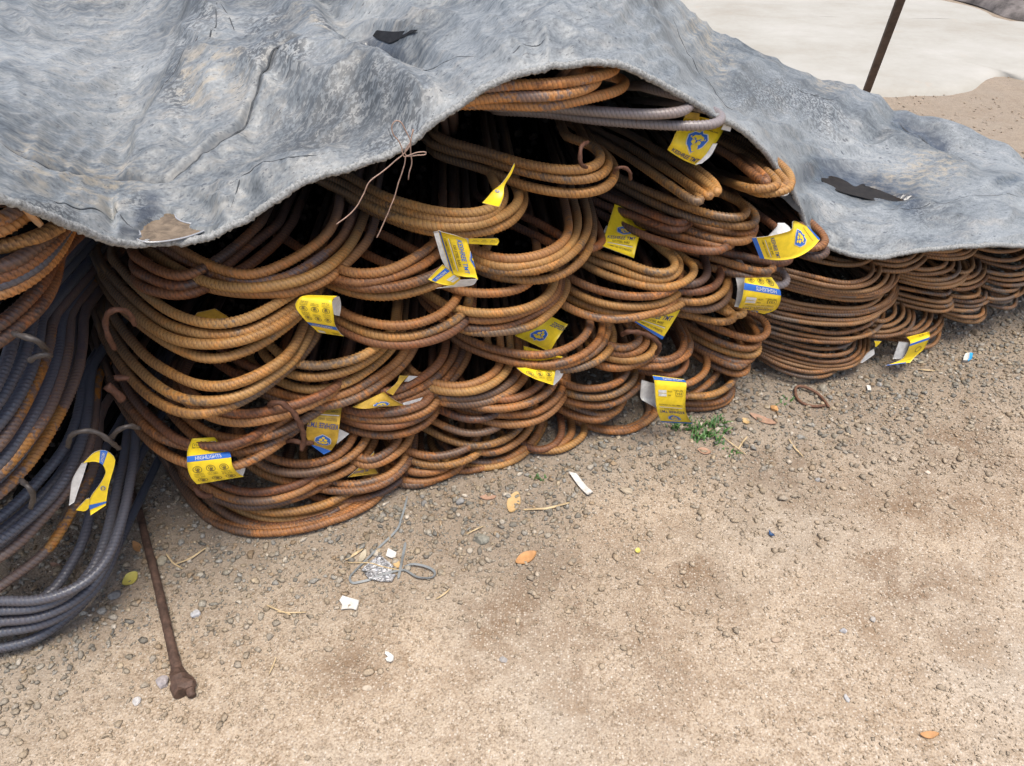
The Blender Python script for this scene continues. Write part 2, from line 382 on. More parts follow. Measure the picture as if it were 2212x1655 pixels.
bundle('B8', 'three brown bars sweeping down the left flank of the stack into the highlights tag', 'R3', [
    [(150, 150), (260, 370), (380, 530), (520, 660), (660, 780), (850, 850), (1050, 850)],
    [(-40, -150), (40, 110), (150, 350), (300, 550), (450, 720), (600, 805), (750, 845), (950, 880), (1150, 860), (1400, 760), (1600, 640)],
    [(-60, -60), (40, 200), (190, 470), (350, 705), (500, 860), (650, 955), (800, 1010), (950, 1045), (1150, 1040), (1350, 970), (1520, 870)]],
    mats=['rust_deep', 'rust', 'rust'], pull=0.03)
bundle('B9', 'four brown bars held by a thick rusty wire hoop beside the tilted crest tag', 'R3', [
    [(800, 380), (950, 480), (1050, 540), (1200, 568), (1400, 556), (1600, 512), (1800, 462), (1950, 400)],
    [(750, 440), (880, 540), (1000, 600), (1150, 640), (1350, 640), (1550, 592), (1750, 535), (1950, 440)],
    [(640, 460), (780, 600), (900, 695), (1050, 765), (1250, 790), (1450, 772), (1650, 700), (1800, 620), (1950, 530), (2050, 430)],
    [(560, 450), (650, 580), (750, 690), (900, 820), (1050, 885), (1250, 905), (1450, 855), (1650, 760), (1850, 610), (1980, 500)]],
    mats=['rust_deep', 'rust', 'rust', 'rust'], pull=0.02)
bundle('B10', 'five ochre bars in a thick loop under the upside down highlights tag', 'M3', [
    [(620, 620), (700, 690), (790, 714), (900, 712), (1050, 678), (1150, 620), (1220, 540)],
    [(600, 680), (680, 745), (790, 775), (900, 768), (1050, 720), (1180, 630), (1240, 540)],
    [(560, 740), (650, 790), (760, 832), (880, 834), (1020, 792), (1150, 705), (1230, 625), (1280, 530)],
    [(500, 780), (600, 835), (720, 870), (880, 880), (1020, 845), (1150, 770), (1269, 680), (1330, 560)],
    [(470, 790), (560, 850), (700, 900), (830, 920), (950, 912), (1080, 862), (1200, 785), (1310, 680), (1370, 560)]],
    mats=['rust_ochre', 'rust_ochre', 'rust_ochre', 'rust', 'rust'])
bundle('B11', 'loop of four bars passing behind the glossy upright folded tag from its left', 'R4', [
    [(700, 780), (850, 858), (1000, 872), (1200, 850), (1400, 762), (1550, 665), (1650, 575), (1700, 470), (1700, 300)],
    [(640, 860), (780, 925), (950, 952), (1150, 930), (1400, 855), (1550, 785), (1700, 640), (1780, 500), (1790, 300)],
    [(800, 950), (1000, 1000), (1300, 985), (1600, 895), (1800, 780), (1900, 640), (1920, 450)],
    [(640, 930), (800, 1005), (1000, 1060), (1200, 1073), (1400, 1045), (1600, 980), (1800, 890), (1970, 780), (2070, 680), (2110, 580), (2110, 400)]],
    mats=['rust', 'rust', 'rust', 'rust_ochre'])
bundle('B12', 'three knobbly ochre bars leaving the upside down highlights tag towards the right', 'R4', [
    [(650, 1050), (800, 1200), (950, 1272), (1150, 1322), (1350, 1332), (1550, 1292), (1700, 1220), (1800, 1130), (1850, 1030), (1860, 880)],
    [(600, 1080), (740, 1240), (900, 1340), (1100, 1412), (1350, 1435), (1600, 1382), (1800, 1290), (1900, 1200), (1935, 1100), (1940, 920)],
    [(600, 1180), (700, 1280), (850, 1390), (1050, 1470), (1300, 1502), (1500, 1485), (1700, 1430), (1850, 1340), (1950, 1220), (1965, 1050)]],
    mats=['rust', 'rust_ochre', 'rust_deep'], pull=0.015)
bundle('B13', 'four bars in a tall loop with long dark legs, right of the glossy tag', 'M1', [
    [(180, 180), (240, 240), (330, 287), (450, 300), (580, 280), (680, 232), (728, 160), (718, 60), (695, -40), (680, -150)],
    [(200, 240), (290, 312), (400, 340), (550, 327), (680, 280), (757, 195), (775, 100), (755, 10), (730, -100)],
    [(200, 290), (280, 338), (400, 365), (560, 357), (700, 307), (795, 215), (828, 120), (812, 20), (785, -70), (770, -180)],
    [(220, 320), (310, 372), (420, 400), (580, 407), (710, 372), (808, 290), (850, 190), (850, 90), (825, -10), (800, -150)]],
    mats=['rust', 'rust_ochre', 'rust_ochre', 'rust_ochre'], pull=0.01)
bundle('B14', 'five bars in a loop beneath the glossy tag and above the half hidden crest tag', 'M1', [
    [(0, 370), (80, 425), (180, 462), (300, 475), (430, 465), (520, 430), (570, 350), (565, 220)],
    [(-60, 420), (20, 478), (120, 540), (250, 572), (400, 572), (540, 540), (630, 475), (660, 390), (650, 260)],
    [(0, 480), (100, 560), (200, 600), (300, 612), (420, 598), (540, 555), (640, 500), (675, 430), (670, 300)],
    [(0, 520), (80, 600), (190, 648), (300, 657), (430, 640), (560, 580), (650, 520), (690, 440), (685, 300)],
    [(100, 600), (180, 655), (280, 675), (410, 668), (540, 640), (640, 570), (708, 480), (722, 390), (705, 260)]],
    mats=['rust', 'rust_ochre', 'rust', 'rust', 'rust_ochre'])
bundle('B15', 'four ochre bars ending in a neat hairpin directly below the hanging upright tag', 'R8', [
    [(200, -100), (400, 25), (600, 85), (800, 165), (960, 208), (1070, 195), (1115, 140), (1070, 55), (960, -30), (850, -120)],
    [(200, -20), (370, 90), (500, 132), (700, 210), (850, 258), (980, 268), (1090, 235), (1150, 170), (1130, 80), (1040, 0)],
    [(200, 60), (340, 148), (500, 228), (700, 285), (900, 328), (1080, 325), (1220, 265), (1280, 190), (1260, 120), (1190, 80), (1050, -20)],
    [(60, 160), (180, 248), (350, 330), (550, 388), (750, 412), (950, 402), (1090, 350), (1150, 260), (1140, 160), (1080, 60)]],
    mats=['rust_ochre', 'rust_ochre', 'rust_ochre', 'rust'], R=0.06)
bundle('B16', 'three bars curving over the torn looking tag corner with the blue edge', 'R8', [
    [(60, 240), (170, 340), (350, 438), (550, 490), (750, 502), (950, 480), (1090, 420), (1160, 345), (1175, 260), (1140, 150)],
    [(60, 330), (180, 430), (400, 520), (600, 565), (800, 572), (1000, 550), (1140, 490), (1220, 420), (1240, 330), (1200, 240), (1120, 160)],
    [(60, 450), (150, 502), (300, 572), (500, 612), (700, 605), (850, 575), (1000, 520), (1100, 440)]],
    mats=['rust_ochre', 'rust_ochre', 'rust'])
bundle('B17', 'three ochre bars seen end on, slanting down right in the upper middle', 'R7', [
    [(-150, 130), (0, 240), (300, 400), (600, 590), (850, 765), (1020, 880), (1100, 910), (1110, 870), (1000, 750), (800, 600)],
    [(0, 170), (250, 300), (500, 425), (750, 580), (1000, 740), (1130, 830), (1195, 865), (1195, 810), (1080, 690), (900, 550)],
    [(250, 200), (450, 285), (650, 400), (900, 555), (1100, 690), (1210, 785), (1255, 835), (1255, 780), (1180, 690), (1000, 560)]],
    mat='rust_ochre', R=0.05, pull=0.03, sm=3)
bundle('B18', 'stacked hairpin of four bars, centre right, just above the hanging upright tag', 'R7', [
    [(250, 600), (450, 715), (700, 828), (950, 930), (1200, 1012), (1400, 1042), (1500, 1030), (1520, 970), (1470, 910), (1350, 850), (1250, 810), (1100, 740)],
    [(300, 700), (600, 865), (900, 1000), (1200, 1082), (1430, 1112), (1560, 1112), (1600, 1060), (1580, 990), (1450, 890)],
    [(250, 720), (400, 800), (700, 940), (950, 1040), (1200, 1140), (1420, 1180), (1555, 1190), (1592, 1145), (1570, 1060)],
    [(250, 780), (350, 832), (600, 960), (800, 1050), (1000, 1150), (1200, 1218), (1400, 1250), (1530, 1248), (1560, 1200)]],
    mats=['rust_ochre', 'rust_ochre', 'rust', 'rust'], R=0.06)
bundle('B19', 'two brown bars crossing the upright tag, below the stacked hairpin', 'R7', [
    [(0, 820), (100, 862), (300, 950), (500, 1055), (750, 1155), (1000, 1228), (1200, 1282), (1340, 1310), (1400, 1280), (1350, 1220), (1200, 1160)],
    [(0, 890), (110, 935), (300, 1048), (500, 1150), (700, 1232), (950, 1302), (1150, 1335), (1290, 1330), (1350, 1300), (1340, 1260)]],
    mats=['rust', 'rust_deep'], R=0.05)
bundle('B20', 'four bars with grey blue ends beneath the wide tilted tag', 'R7', [
    [(850, 1180), (1050, 1260), (1250, 1340), (1450, 1372), (1700, 1432), (1850, 1445), (1910, 1410), (1890, 1360), (1750, 1300)],
    [(800, 1250), (1000, 1335), (1200, 1390), (1450, 1470), (1630, 1518), (1730, 1515), (1765, 1470), (1720, 1420)],
    [(780, 1330), (900, 1390), (1100, 1452), (1350, 1522), (1530, 1562), (1650, 1570), (1720, 1530), (1700, 1470)],
    [(1500, 1500), (1650, 1600), (1760, 1645), (1850, 1640), (1880, 1580), (1830, 1520), (1700, 1450)]],
    mats=['rust_deep', 'rust', 'rust', 'grey_bar'], R=0.05)
bundle('B21', 'four ochre bars ending in a tight bend beside the cover, below the slanted crest tag', 'R7', [
    [(1050, 180), (1200, 250), (1400, 330), (1600, 425), (1780, 545), (1890, 655), (1908, 735), (1890, 775)],
    [(1080, 230), (1300, 330), (1450, 410), (1650, 530), (1780, 640), (1862, 730), (1858, 775), (1800, 770)],
    [(1100, 280), (1250, 350), (1450, 450), (1650, 600), (1770, 705), (1795, 765), (1740, 770)],
    [(1100, 350), (1250, 420), (1400, 515), (1550, 640), (1660, 725), (1700, 745), (1690, 700), (1560, 580)]],
    mats=['rust_ochre', 'rust_ochre', 'rust_ochre', 'rust'], R=0.03, pull=0.03, sm=3, slope=-.3)
bundle('B22', 'long dark brown bars running into the wide tilted tag at the foot of the cover', 'R7', [
    [(900, 480), (1100, 562), (1300, 645), (1550, 762), (1800, 890), (2000, 1020), (2130, 1130), (2200, 1215), (2212, 1262), (2180, 1285)],
    [(1000, 600), (1200, 685), (1450, 795), (1700, 935), (1900, 1080), (2080, 1215), (2200, 1310), (2232, 1352), (2195, 1366)],
    [(1050, 660), (1250, 765), (1450, 890), (1600, 1000), (1750, 1110), (1850, 1190), (1900, 1240)]],
    mats=['rust', 'rust_deep', 'rust_deep'], R=0.025, pull=0.01, sm=3)
bundle('B23', 'flat hairpin of six olive brown bars at the right end of the near stack', 'R8', [
    [(900, 380), (1050, 460), (1200, 560), (1400, 662), (1600, 742), (1800, 792), (1900, 760), (1925, 680), (1870, 600), (1760, 550), (1600, 480)],
    [(950, 500), (1100, 590), (1250, 690), (1450, 795), (1650, 860), (1790, 872), (1845, 830), (1830, 740)],
    [(950, 560), (1080, 640), (1300, 780), (1500, 875), (1700, 930), (1820, 932), (1850, 890), (1820, 800)],
    [(950, 600), (1080, 700), (1220, 800), (1400, 900), (1600, 985), (1740, 1000), (1780, 955)],
    [(980, 640), (1100, 730), (1300, 870), (1500, 985), (1640, 1038), (1725, 1020), (1740, 960)],
    [(920, 600), (1050, 720), (1200, 850), (1350, 970), (1550, 1075), (1690, 1105), (1750, 1060), (1735, 990)]],
    mats=['rust', 'rust', 'rust_ochre', 'rust', 'rust', 'rust'], R=0.05)
bundle('B24', 'four short loops stacked left of the white and yellow highlights tag on the right', 'R8', [
    [(1150, 300), (1280, 305), (1370, 255), (1395, 190), (1370, 90)],
    [(1150, 360), (1280, 372), (1400, 350), (1480, 300), (1510, 220), (1480, 120)],
    [(1100, 430), (1230, 462), (1370, 455), (1500, 400), (1565, 310), (1540, 180)],
    [(1080, 480), (1200, 520), (1350, 530), (1490, 500), (1568, 420), (1575, 300), (1540, 180)]],
    mats=['rust_deep', 'rust_deep', 'rust_ochre', 'rust'], R=0.06)
bundle('B25', 'two ochre bars bending between the short loops and the flat hairpin at the right', 'R8', [
    [(1350, 430), (1480, 520), (1600, 570), (1690, 592), (1735, 560), (1690, 510), (1560, 440)],
    [(1000, 510), (1130, 562), (1300, 592), (1480, 638), (1600, 632), (1645, 585), (1560, 520)]],
    mats=['rust_ochre', 'rust_ochre'], R=0.05)
bundle('B26', 'four bars looping over the folded crest tag in the lower middle of the stack', 'M2', [
    [(20, 90), (120, 152), (250, 192), (400, 217), (520, 208), (640, 160), (705, 90), (710, 20), (690, -80)],
    [(20, 130), (110, 185), (250, 232), (400, 265), (550, 260), (680, 212), (760, 135), (772, 50), (745, -50)],
    [(180, 200), (300, 245), (450, 275), (600, 262), (740, 195), (795, 120), (800, 50), (760, -50)],
    [(300, 240), (420, 280), (540, 292), (650, 283), (760, 240), (825, 165), (825, 90), (785, 10), (750, -80)]],
    mats=['rust', 'rust', 'rust', 'rust_ochre'], pull=0.01)
bundle('B27', 'four bars climbing steeply at their right beside the black gap, over the crushed tag', 'R5', [
    [(500, 480), (640, 570), (800, 590), (950, 532), (1100, 450), (1210, 360), (1275, 250), (1290, 120), (1280, -20)],
    [(450, 540), (600, 630), (760, 655), (900, 625), (1050, 562), (1200, 470), (1320, 330), (1375, 200), (1390, 60)],
    [(450, 600), (600, 680), (800, 700), (1000, 640), (1150, 580), (1300, 465), (1400, 320), (1440, 190), (1450, 60)],
    [(450, 640), (600, 720), (800, 740), (1000, 690), (1250, 570), (1390, 430), (1470, 300), (1500, 170), (1500, 30)]],
    mats=['rust_deep', 'rust', 'rust', 'rust'], pull=-0.01)
bundle('B28', 'four rounded loops right of the steep legs, in the heart of the lower stack', 'R5', [
    [(1050, 450), (1180, 515), (1310, 538), (1450, 540), (1600, 492), (1720, 420), (1775, 340), (1770, 180)],
    [(1020, 500), (1180, 568), (1330, 592), (1480, 592), (1620, 560), (1760, 480), (1840, 385), (1860, 290), (1850, 120)],
    [(1000, 540), (1150, 610), (1300, 645), (1500, 650), (1680, 610), (1830, 530), (1920, 430), (1945, 320), (1930, 200)],
    [(980, 570), (1130, 645), (1280, 688), (1450, 702), (1650, 680), (1850, 600), (1965, 495), (2010, 395), (1990, 230)]],
    mats=['rust', 'rust_ochre', 'rust', 'rust'])
bundle('B29', 'four loops lying below the tag with a hanging white corner, lower middle', 'M2', [
    [(130, 400), (240, 445), (350, 432), (435, 385), (480, 330), (470, 230)],
    [(20, 430), (150, 485), (300, 485), (430, 448), (515, 385), (540, 310), (530, 200)],
    [(40, 480), (150, 510), (280, 520), (420, 512), (515, 460), (572, 385), (588, 300), (575, 200)],
    [(-80, 380), (20, 470), (120, 530), (250, 567), (400, 562), (510, 510), (578, 425), (596, 330), (575, 210)]],
    mats=['rust_deep', 'rust', 'rust', 'rust'], pull=0.005)
bundle('B30', 'four bars right of the tilted crest tag, the uppermost one almost black', 'R5', [
    [(280, 660), (370, 735), (500, 770), (700, 782), (900, 760), (1070, 705), (1155, 640), (1160, 500)],
    [(260, 690), (360, 780), (500, 820), (750, 840), (1000, 810), (1145, 740), (1220, 670), (1230, 540)],
    [(240, 740), (360, 815), (500, 870), (700, 905), (900, 880), (1080, 810), (1190, 720), (1220, 600)],
    [(240, 760), (350, 865), (450, 922), (650, 970), (850, 972), (1040, 918), (1170, 820), (1215, 720), (1210, 580)]],
    mats=['rust_deep', 'rust', 'rust_deep', 'rust'])
bundle('B31', 'three heavy bars curving up to the right below the tilted crest tag', 'R3', [
    [(1260, 760), (1370, 870), (1490, 945), (1650, 995), (1850, 1008), (2050, 955), (2190, 850), (2250, 730), (2240, 580)],
    [(1230, 800), (1330, 930), (1470, 1040), (1700, 1092), (1950, 1065), (2150, 985), (2290, 880), (2360, 770), (2350, 610)],
    [(1180, 860), (1300, 1000), (1450, 1100), (1650, 1165), (1850, 1172), (2100, 1110), (2280, 1000), (2395, 860), (2440, 740), (2430, 600)]],
    mats=['rust', 'rust', 'rust'])
bundle('B32', 'five nested bars around the small half buried tag near the ground', 'R5', [
    [(480, 1140), (560, 1200), (660, 1185), (770, 1130), (850, 1055), (885, 980), (880, 880)],
    [(450, 1180), (550, 1245), (700, 1225), (850, 1140), (945, 1045), (985, 960), (980, 850)],
    [(120, 1290), (260, 1375), (400, 1410), (600, 1392), (800, 1320), (900, 1220), (950, 1120), (965, 980), (950, 850)],
    [(-20, 1340), (80, 1410), (250, 1462), (500, 1462), (700, 1420), (870, 1315), (975, 1180), (1010, 1050), (1005, 900)],
    [(-80, 1400), (30, 1480), (200, 1542), (430, 1555), (650, 1515), (850, 1405), (960, 1280), (1005, 1150), (1000, 1000)]],
    mats=['rust', 'rust', 'rust', 'rust', 'rust_deep'])
bundle('B33', 'three dark bars coming out from under the foot of the left highlights tag', 'R3', [
    [(820, 1040), (900, 1090), (1000, 1150), (1150, 1222), (1350, 1262), (1550, 1242), (1750, 1190), (1900, 1100)],
    [(760, 1080), (880, 1175), (1050, 1272), (1250, 1332), (1500, 1332), (1700, 1275), (1850, 1210), (1980, 1110)],
    [(760, 1130), (850, 1220), (950, 1280), (1150, 1358), (1350, 1388), (1600, 1345), (1850, 1262), (2000, 1180)]],
    mats=['rust_deep', 'rust', 'rust'])
bundle('B34', 'three ochre bars lying nearly level low at the left end of the stack', 'R3', [
    [(1150, 1330), (1330, 1400), (1500, 1438), (1700, 1430), (1900, 1392), (2050, 1342), (2200, 1260)],
    [(1080, 1340), (1230, 1410), (1400, 1480), (1600, 1502), (1850, 1472), (2050, 1400), (2250, 1300), (2350, 1190)],
    [(1060, 1380), (1200, 1450), (1400, 1532), (1650, 1558), (1900, 1542), (2100, 1475), (2300, 1372), (2400, 1240)]],
    mats=['rust_ochre', 'rust_ochre', 'rust'])
bundle('B35', 'lowest bundle at the left corner, four long thin looking bars sweeping onto the gravel', 'R3', [
    [(480, 750), (560, 930), (700, 1130), (800, 1285), (950, 1440), (1150, 1560), (1350, 1608), (1600, 1612), (1900, 1580), (2150, 1525), (2350, 1420)],
    [(640, 900), (720, 1050), (840, 1190), (970, 1330), (1150, 1470), (1350, 1555), (1600, 1580), (1850, 1545), (2100, 1475)],
    [(720, 1000), (850, 1180), (1000, 1340), (1200, 1480), (1450, 1572), (1700, 1580), (1950, 1520)],
    [(480, 800), (560, 960), (700, 1175), (850, 1385), (1007, 1534), (1217, 1632), (1450, 1672), (1777, 1650), (2050, 1575), (2250, 1470)]],
    mats=['rust', 'rust', 'rust_deep', 'rust'], facepull=0.02)
bundle('B36', 'low bundle of five bars resting on the gravel, second cluster from the left corner', 'R5', [
    [(900, 1080), (1030, 1142), (1200, 1162), (1350, 1135), (1480, 1090), (1560, 1020), (1580, 900)],
    [(880, 1140), (1000, 1205), (1150, 1242), (1350, 1232), (1520, 1172), (1620, 1090), (1650, 970), (1640, 860)],
    [(860, 1230), (950, 1290), (1100, 1312), (1250, 1285), (1340, 1230), (1400, 1130)],
    [(820, 1300), (900, 1370), (1050, 1392), (1250, 1345), (1400, 1270), (1480, 1190), (1500, 1080)],
    [(800, 1360), (890, 1435), (1000, 1455), (1150, 1425), (1300, 1355), (1420, 1285), (1500, 1180)]],
    mats=['rust', 'rust_ochre', 'rust', 'rust', 'rust'])
bundle('B37', 'four rounded bars at the base, left of the smallest ground loop', 'M2', [
    [(60, 670), (160, 712), (250, 706), (345, 655), (410, 580), (432, 480)],
    [(10, 700), (110, 752), (210, 762), (330, 722), (430, 640), (466, 550), (465, 440)],
    [(-30, 740), (60, 788), (150, 802), (250, 792), (340, 757), (410, 690), (470, 590)],
    [(-80, 820), (0, 862), (100, 876), (220, 845), (320, 775), (380, 690)]],
    mats=['rust', 'rust', 'rust_ochre', 'rust'])
bundle('B38', 'three bars squeezed between two larger loops in the lower middle, just above the base', 'M2', [
    [(-80, 480), (0, 515), (100, 545), (200, 535), (270, 480)],
    [(-100, 540), (0, 590), (100, 616), (200, 602), (275, 560), (305, 480)],
    [(-120, 590), (0, 650), (120, 677), (250, 658), (335, 605), (378, 550), (405, 470)]],
    mats=['rust_deep', 'rust', 'rust_ochre'])
bundle('B39', 'three shallow loops directly left of the long upside down tag near the grass', 'M2', [
    [(520, 320), (600, 368), (700, 388), (800, 377), (868, 345), (900, 300), (890, 220)],
    [(510, 350), (600, 410), (700, 432), (820, 422), (905, 375), (942, 320), (930, 230)],
    [(500, 390), (600, 450), (720, 474), (830, 462), (925, 405), (970, 345), (960, 240)]],
    mats=['rust', 'rust_ochre', 'rust'])
bundle('B40', 'two bars curving under the shallow loops beside the long upside down tag', 'M2', [
    [(520, 420), (620, 480), (720, 515), (800, 522), (860, 492), (875, 440)],
    [(480, 440), (560, 492), (650, 532), (740, 548), (800, 535), (860, 480)]],
    mats=['rust', 'rust'])
bundle('B41', 'round bundle of four bars resting on the gravel to the left of the grass tuft', 'M2', [
    [(620, 510), (700, 565), (780, 600), (900, 602), (980, 560), (1012, 500), (995, 420)],
    [(480, 460), (560, 515), (650, 575), (760, 622), (880, 632), (980, 592), (1035, 530), (1032, 470), (1000, 410)],
    [(440, 460), (520, 515), (620, 585), (740, 645), (880, 662), (980, 632), (1045, 560)],
    [(420, 480), (490, 535), (600, 612), (720, 675), (830, 702), (920, 690), (1000, 635)]],
    mats=['rust', 'rust', 'rust', 'rust'])
bundle('B42', 'smallest loop on the ground, three brown bars between two larger bundles', 'M2', [
    [(360, 660), (430, 702), (520, 682), (568, 620), (562, 540)],
    [(320, 690), (400, 732), (500, 734), (580, 692), (620, 640), (605, 540)],
    [(300, 700), (380, 745), (470, 772), (560, 770), (640, 722), (682, 670), (665, 580)]],
    mats=['rust_deep', 'rust', 'rust_ochre'])
bundle('B43', 'small coil like loop with a thick wire over its top, below the corner tag', 'R8', [
    [(480, 820), (580, 862), (680, 870), (765, 832), (800, 780), (770, 720), (700, 670)],
    [(460, 870), (570, 918), (700, 922), (815, 880), (862, 810), (835, 740), (780, 690)],
    [(430, 910), (530, 960), (650, 975), (800, 970), (888, 922), (932, 850), (905, 770), (850, 710)],
    [(380, 990), (470, 1032), (600, 1046), (720, 1022), (830, 990), (920, 920)]],
    mats=['rust', 'rust', 'rust_ochre', 'rust'], R=0.05)
bundle('B44', 'three bars right of the small coil, above the long upside down tag', 'R8', [
    [(780, 930), (900, 972), (1000, 982), (1110, 945), (1180, 880), (1180, 780)],
    [(640, 980), (760, 1020), (900, 1035), (1050, 1015), (1150, 965), (1230, 920), (1235, 830)],
    [(600, 1010), (700, 1050), (820, 1062), (950, 1100), (1080, 1112), (1165, 1082), (1195, 1010)]],
    mats=['rust', 'rust', 'rust_deep'], R=0.05)
bundle('B45', 'tall round bundle of six bars right of the long upside down tag', 'R8', [
    [(1020, 1130), (1100, 1190), (1200, 1190), (1290, 1150), (1365, 1085), (1392, 1010), (1365, 880)],
    [(980, 1210), (1080, 1290), (1200, 1300), (1330, 1235), (1440, 1140), (1485, 1060), (1465, 930)],
    [(1080, 1230), (1220, 1290), (1360, 1290), (1490, 1260), (1595, 1185), (1642, 1110), (1610, 1030)],
    [(960, 1270), (1080, 1335), (1200, 1352), (1350, 1358), (1500, 1340), (1590, 1280), (1605, 1190)],
    [(960, 1350), (1080, 1410), (1200, 1425), (1350, 1435), (1500, 1402), (1585, 1345), (1600, 1240)],
    [(960, 1400), (1080, 1460), (1220, 1485), (1350, 1486), (1480, 1452), (1575, 1390), (1590, 1300)]],
    mats=['rust', 'rust', 'rust_ochre', 'rust', 'rust', 'rust_deep'], R=0.06)
# bars half seen through the gaps of the stack
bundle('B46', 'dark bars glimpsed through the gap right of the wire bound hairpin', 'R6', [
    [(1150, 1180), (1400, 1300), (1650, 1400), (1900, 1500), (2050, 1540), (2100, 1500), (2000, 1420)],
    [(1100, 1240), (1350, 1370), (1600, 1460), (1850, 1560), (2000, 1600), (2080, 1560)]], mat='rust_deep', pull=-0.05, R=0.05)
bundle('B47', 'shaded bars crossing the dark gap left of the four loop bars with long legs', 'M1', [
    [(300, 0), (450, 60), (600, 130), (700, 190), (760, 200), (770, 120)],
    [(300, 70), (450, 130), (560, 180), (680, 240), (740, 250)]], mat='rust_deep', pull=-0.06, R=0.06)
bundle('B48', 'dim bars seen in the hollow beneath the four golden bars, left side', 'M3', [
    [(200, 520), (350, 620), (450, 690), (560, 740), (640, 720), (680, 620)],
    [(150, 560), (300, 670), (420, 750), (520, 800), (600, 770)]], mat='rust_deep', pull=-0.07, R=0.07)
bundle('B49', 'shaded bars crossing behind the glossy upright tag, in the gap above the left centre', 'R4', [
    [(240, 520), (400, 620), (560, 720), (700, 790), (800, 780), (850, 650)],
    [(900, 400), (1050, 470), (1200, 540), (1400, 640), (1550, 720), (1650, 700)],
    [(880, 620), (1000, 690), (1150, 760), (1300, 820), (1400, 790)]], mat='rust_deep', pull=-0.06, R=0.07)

# ------------------------------------------------------------ the far stack of thinner bars
def far(key, label, curves, **kw):
    bundle(key, label, 'S1', curves, mat='rust_far', r=0.0050, pitch=0.0064, k=8, per=3, ribh=0.0010, R=0.07, sm=3,
           group='bundles of thin bent bars in the far stack', **kw)
far('F1', 'large open loop of five thin bars right below the low corner of the cover', [
    [(150, 520), (280, 562), (450, 602), (650, 650), (800, 668), (920, 640), (985, 580), (975, 500), (920, 410)],
    [(150, 560), (290, 602), (600, 684), (780, 700), (930, 682), (1030, 610), (1045, 520), (1020, 420)],
    [(150, 600), (300, 642), (600, 718), (850, 738), (1000, 715), (1090, 640), (1105, 540), (1080, 430)],
    [(160, 630), (350, 685), (650, 745), (900, 758), (1060, 728), (1140, 650), (1152, 540), (1130, 430)],
    [(200, 660), (400, 720), (650, 765), (900, 775), (1080, 740), (1178, 640), (1185, 540), (1150, 430)]], pull=0.02)
far('F2', 'six thin bars packed under the large open loop of the far stack', [
    [(180, 670), (280, 702), (500, 762), (750, 802), (930, 802), (1060, 755), (1120, 690)],
    [(150, 750), (250, 800), (500, 850), (800, 872), (950, 850), (1045, 785), (1070, 710)],
    [(130, 790), (240, 832), (480, 885), (780, 900), (1000, 870), (1120, 790), (1160, 700)],
    [(120, 820), (230, 862), (500, 905), (750, 925), (950, 902), (1100, 830), (1170, 740), (1165, 640)],
    [(110, 860), (200, 900), (450, 952), (700, 972), (900, 960), (1050, 900), (1150, 820), (1185, 720)],
    [(90, 890), (170, 932), (380, 975), (600, 1000), (850, 995), (1020, 930), (1080, 850)]])
far('F3', 'three thin bars in the middle layer, left part of the far stack', [
    [(60, 930), (150, 965), (400, 1032), (650, 1072), (800, 1062), (950, 1010), (1025, 940)],
    [(50, 980), (130, 1012), (400, 1082), (650, 1115), (850, 1112), (1000, 1062), (1062, 980), (1075, 880)],
    [(60, 1030), (120, 1052), (350, 1115), (600, 1145), (780, 1140), (900, 1090)]])
far('F4', 'five thin bars with a tight bend at the lower left of the far stack', [
    [(30, 1040), (110, 1072), (300, 1142), (500, 1192), (680, 1198), (790, 1165), (830, 1110)],
    [(30, 1100), (100, 1132), (300, 1192), (550, 1252), (740, 1245), (830, 1195), (835, 1110)],
    [(30, 1130), (90, 1162), (300, 1240), (550, 1300), (770, 1292), (872, 1222), (885, 1110)],
    [(30, 1160), (90, 1192), (300, 1275), (550, 1332), (780, 1322), (900, 1250), (922, 1130)],
    [(30, 1190), (90, 1225), (300, 1312), (540, 1358), (780, 1350), (925, 1268), (955, 1150), (930, 1070)]])
far('F5', 'two thin bars on the ground at the left foot of the far stack', [
    [(30, 1210), (90, 1252), (250, 1332), (450, 1385), (600, 1380), (700, 1345), (740, 1280)],
    [(50, 1250), (110, 1290), (250, 1372), (440, 1425), (600, 1420), (690, 1370), (730, 1300)]])
far('F6', 'four thin bars bending down beside the yellow tag on the ground, left of it', [
    [(980, 960), (1050, 982), (1120, 962), (1168, 915), (1160, 840)],
    [(960, 1000), (1060, 1022), (1150, 1002), (1225, 940), (1232, 870), (1195, 800)],
    [(950, 1050), (1050, 1065), (1180, 1042), (1270, 980), (1280, 900), (1230, 820)],
    [(900, 1080), (980, 1098), (1150, 1092), (1275, 1045), (1318, 960), (1300, 870), (1240, 800)]])
far('F7', 'five thin bars curving round above the yellow tag on the ground of the far stack', [
    [(1180, 1040), (1300, 1050), (1390, 980), (1415, 910), (1400, 850)],
    [(1200, 1080), (1320, 1078), (1420, 1018), (1458, 940), (1450, 860)],
    [(1180, 1095), (1300, 1115), (1450, 1052), (1528, 970), (1530, 880)],
    [(1080, 1110), (1180, 1126), (1350, 1136), (1480, 1085), (1545, 1000), (1535, 890)],
    [(1260, 1160), (1360, 1190), (1450, 1182), (1510, 1130), (1530, 1050)]])
far('F8', 'four flat lying thin bars with blunt right ends in the centre of the far stack', [
    [(1080, 670), (1190, 702), (1400, 742), (1550, 765), (1615, 745), (1580, 690), (1480, 650)],
    [(1080, 720), (1190, 752), (1400, 802), (1560, 825), (1622, 795), (1590, 740)],
    [(1080, 760), (1190, 792), (1400, 842), (1570, 858), (1630, 825), (1600, 770)],
    [(1080, 790), (1200, 832), (1400, 880), (1560, 898), (1635, 855), (1605, 790)]])
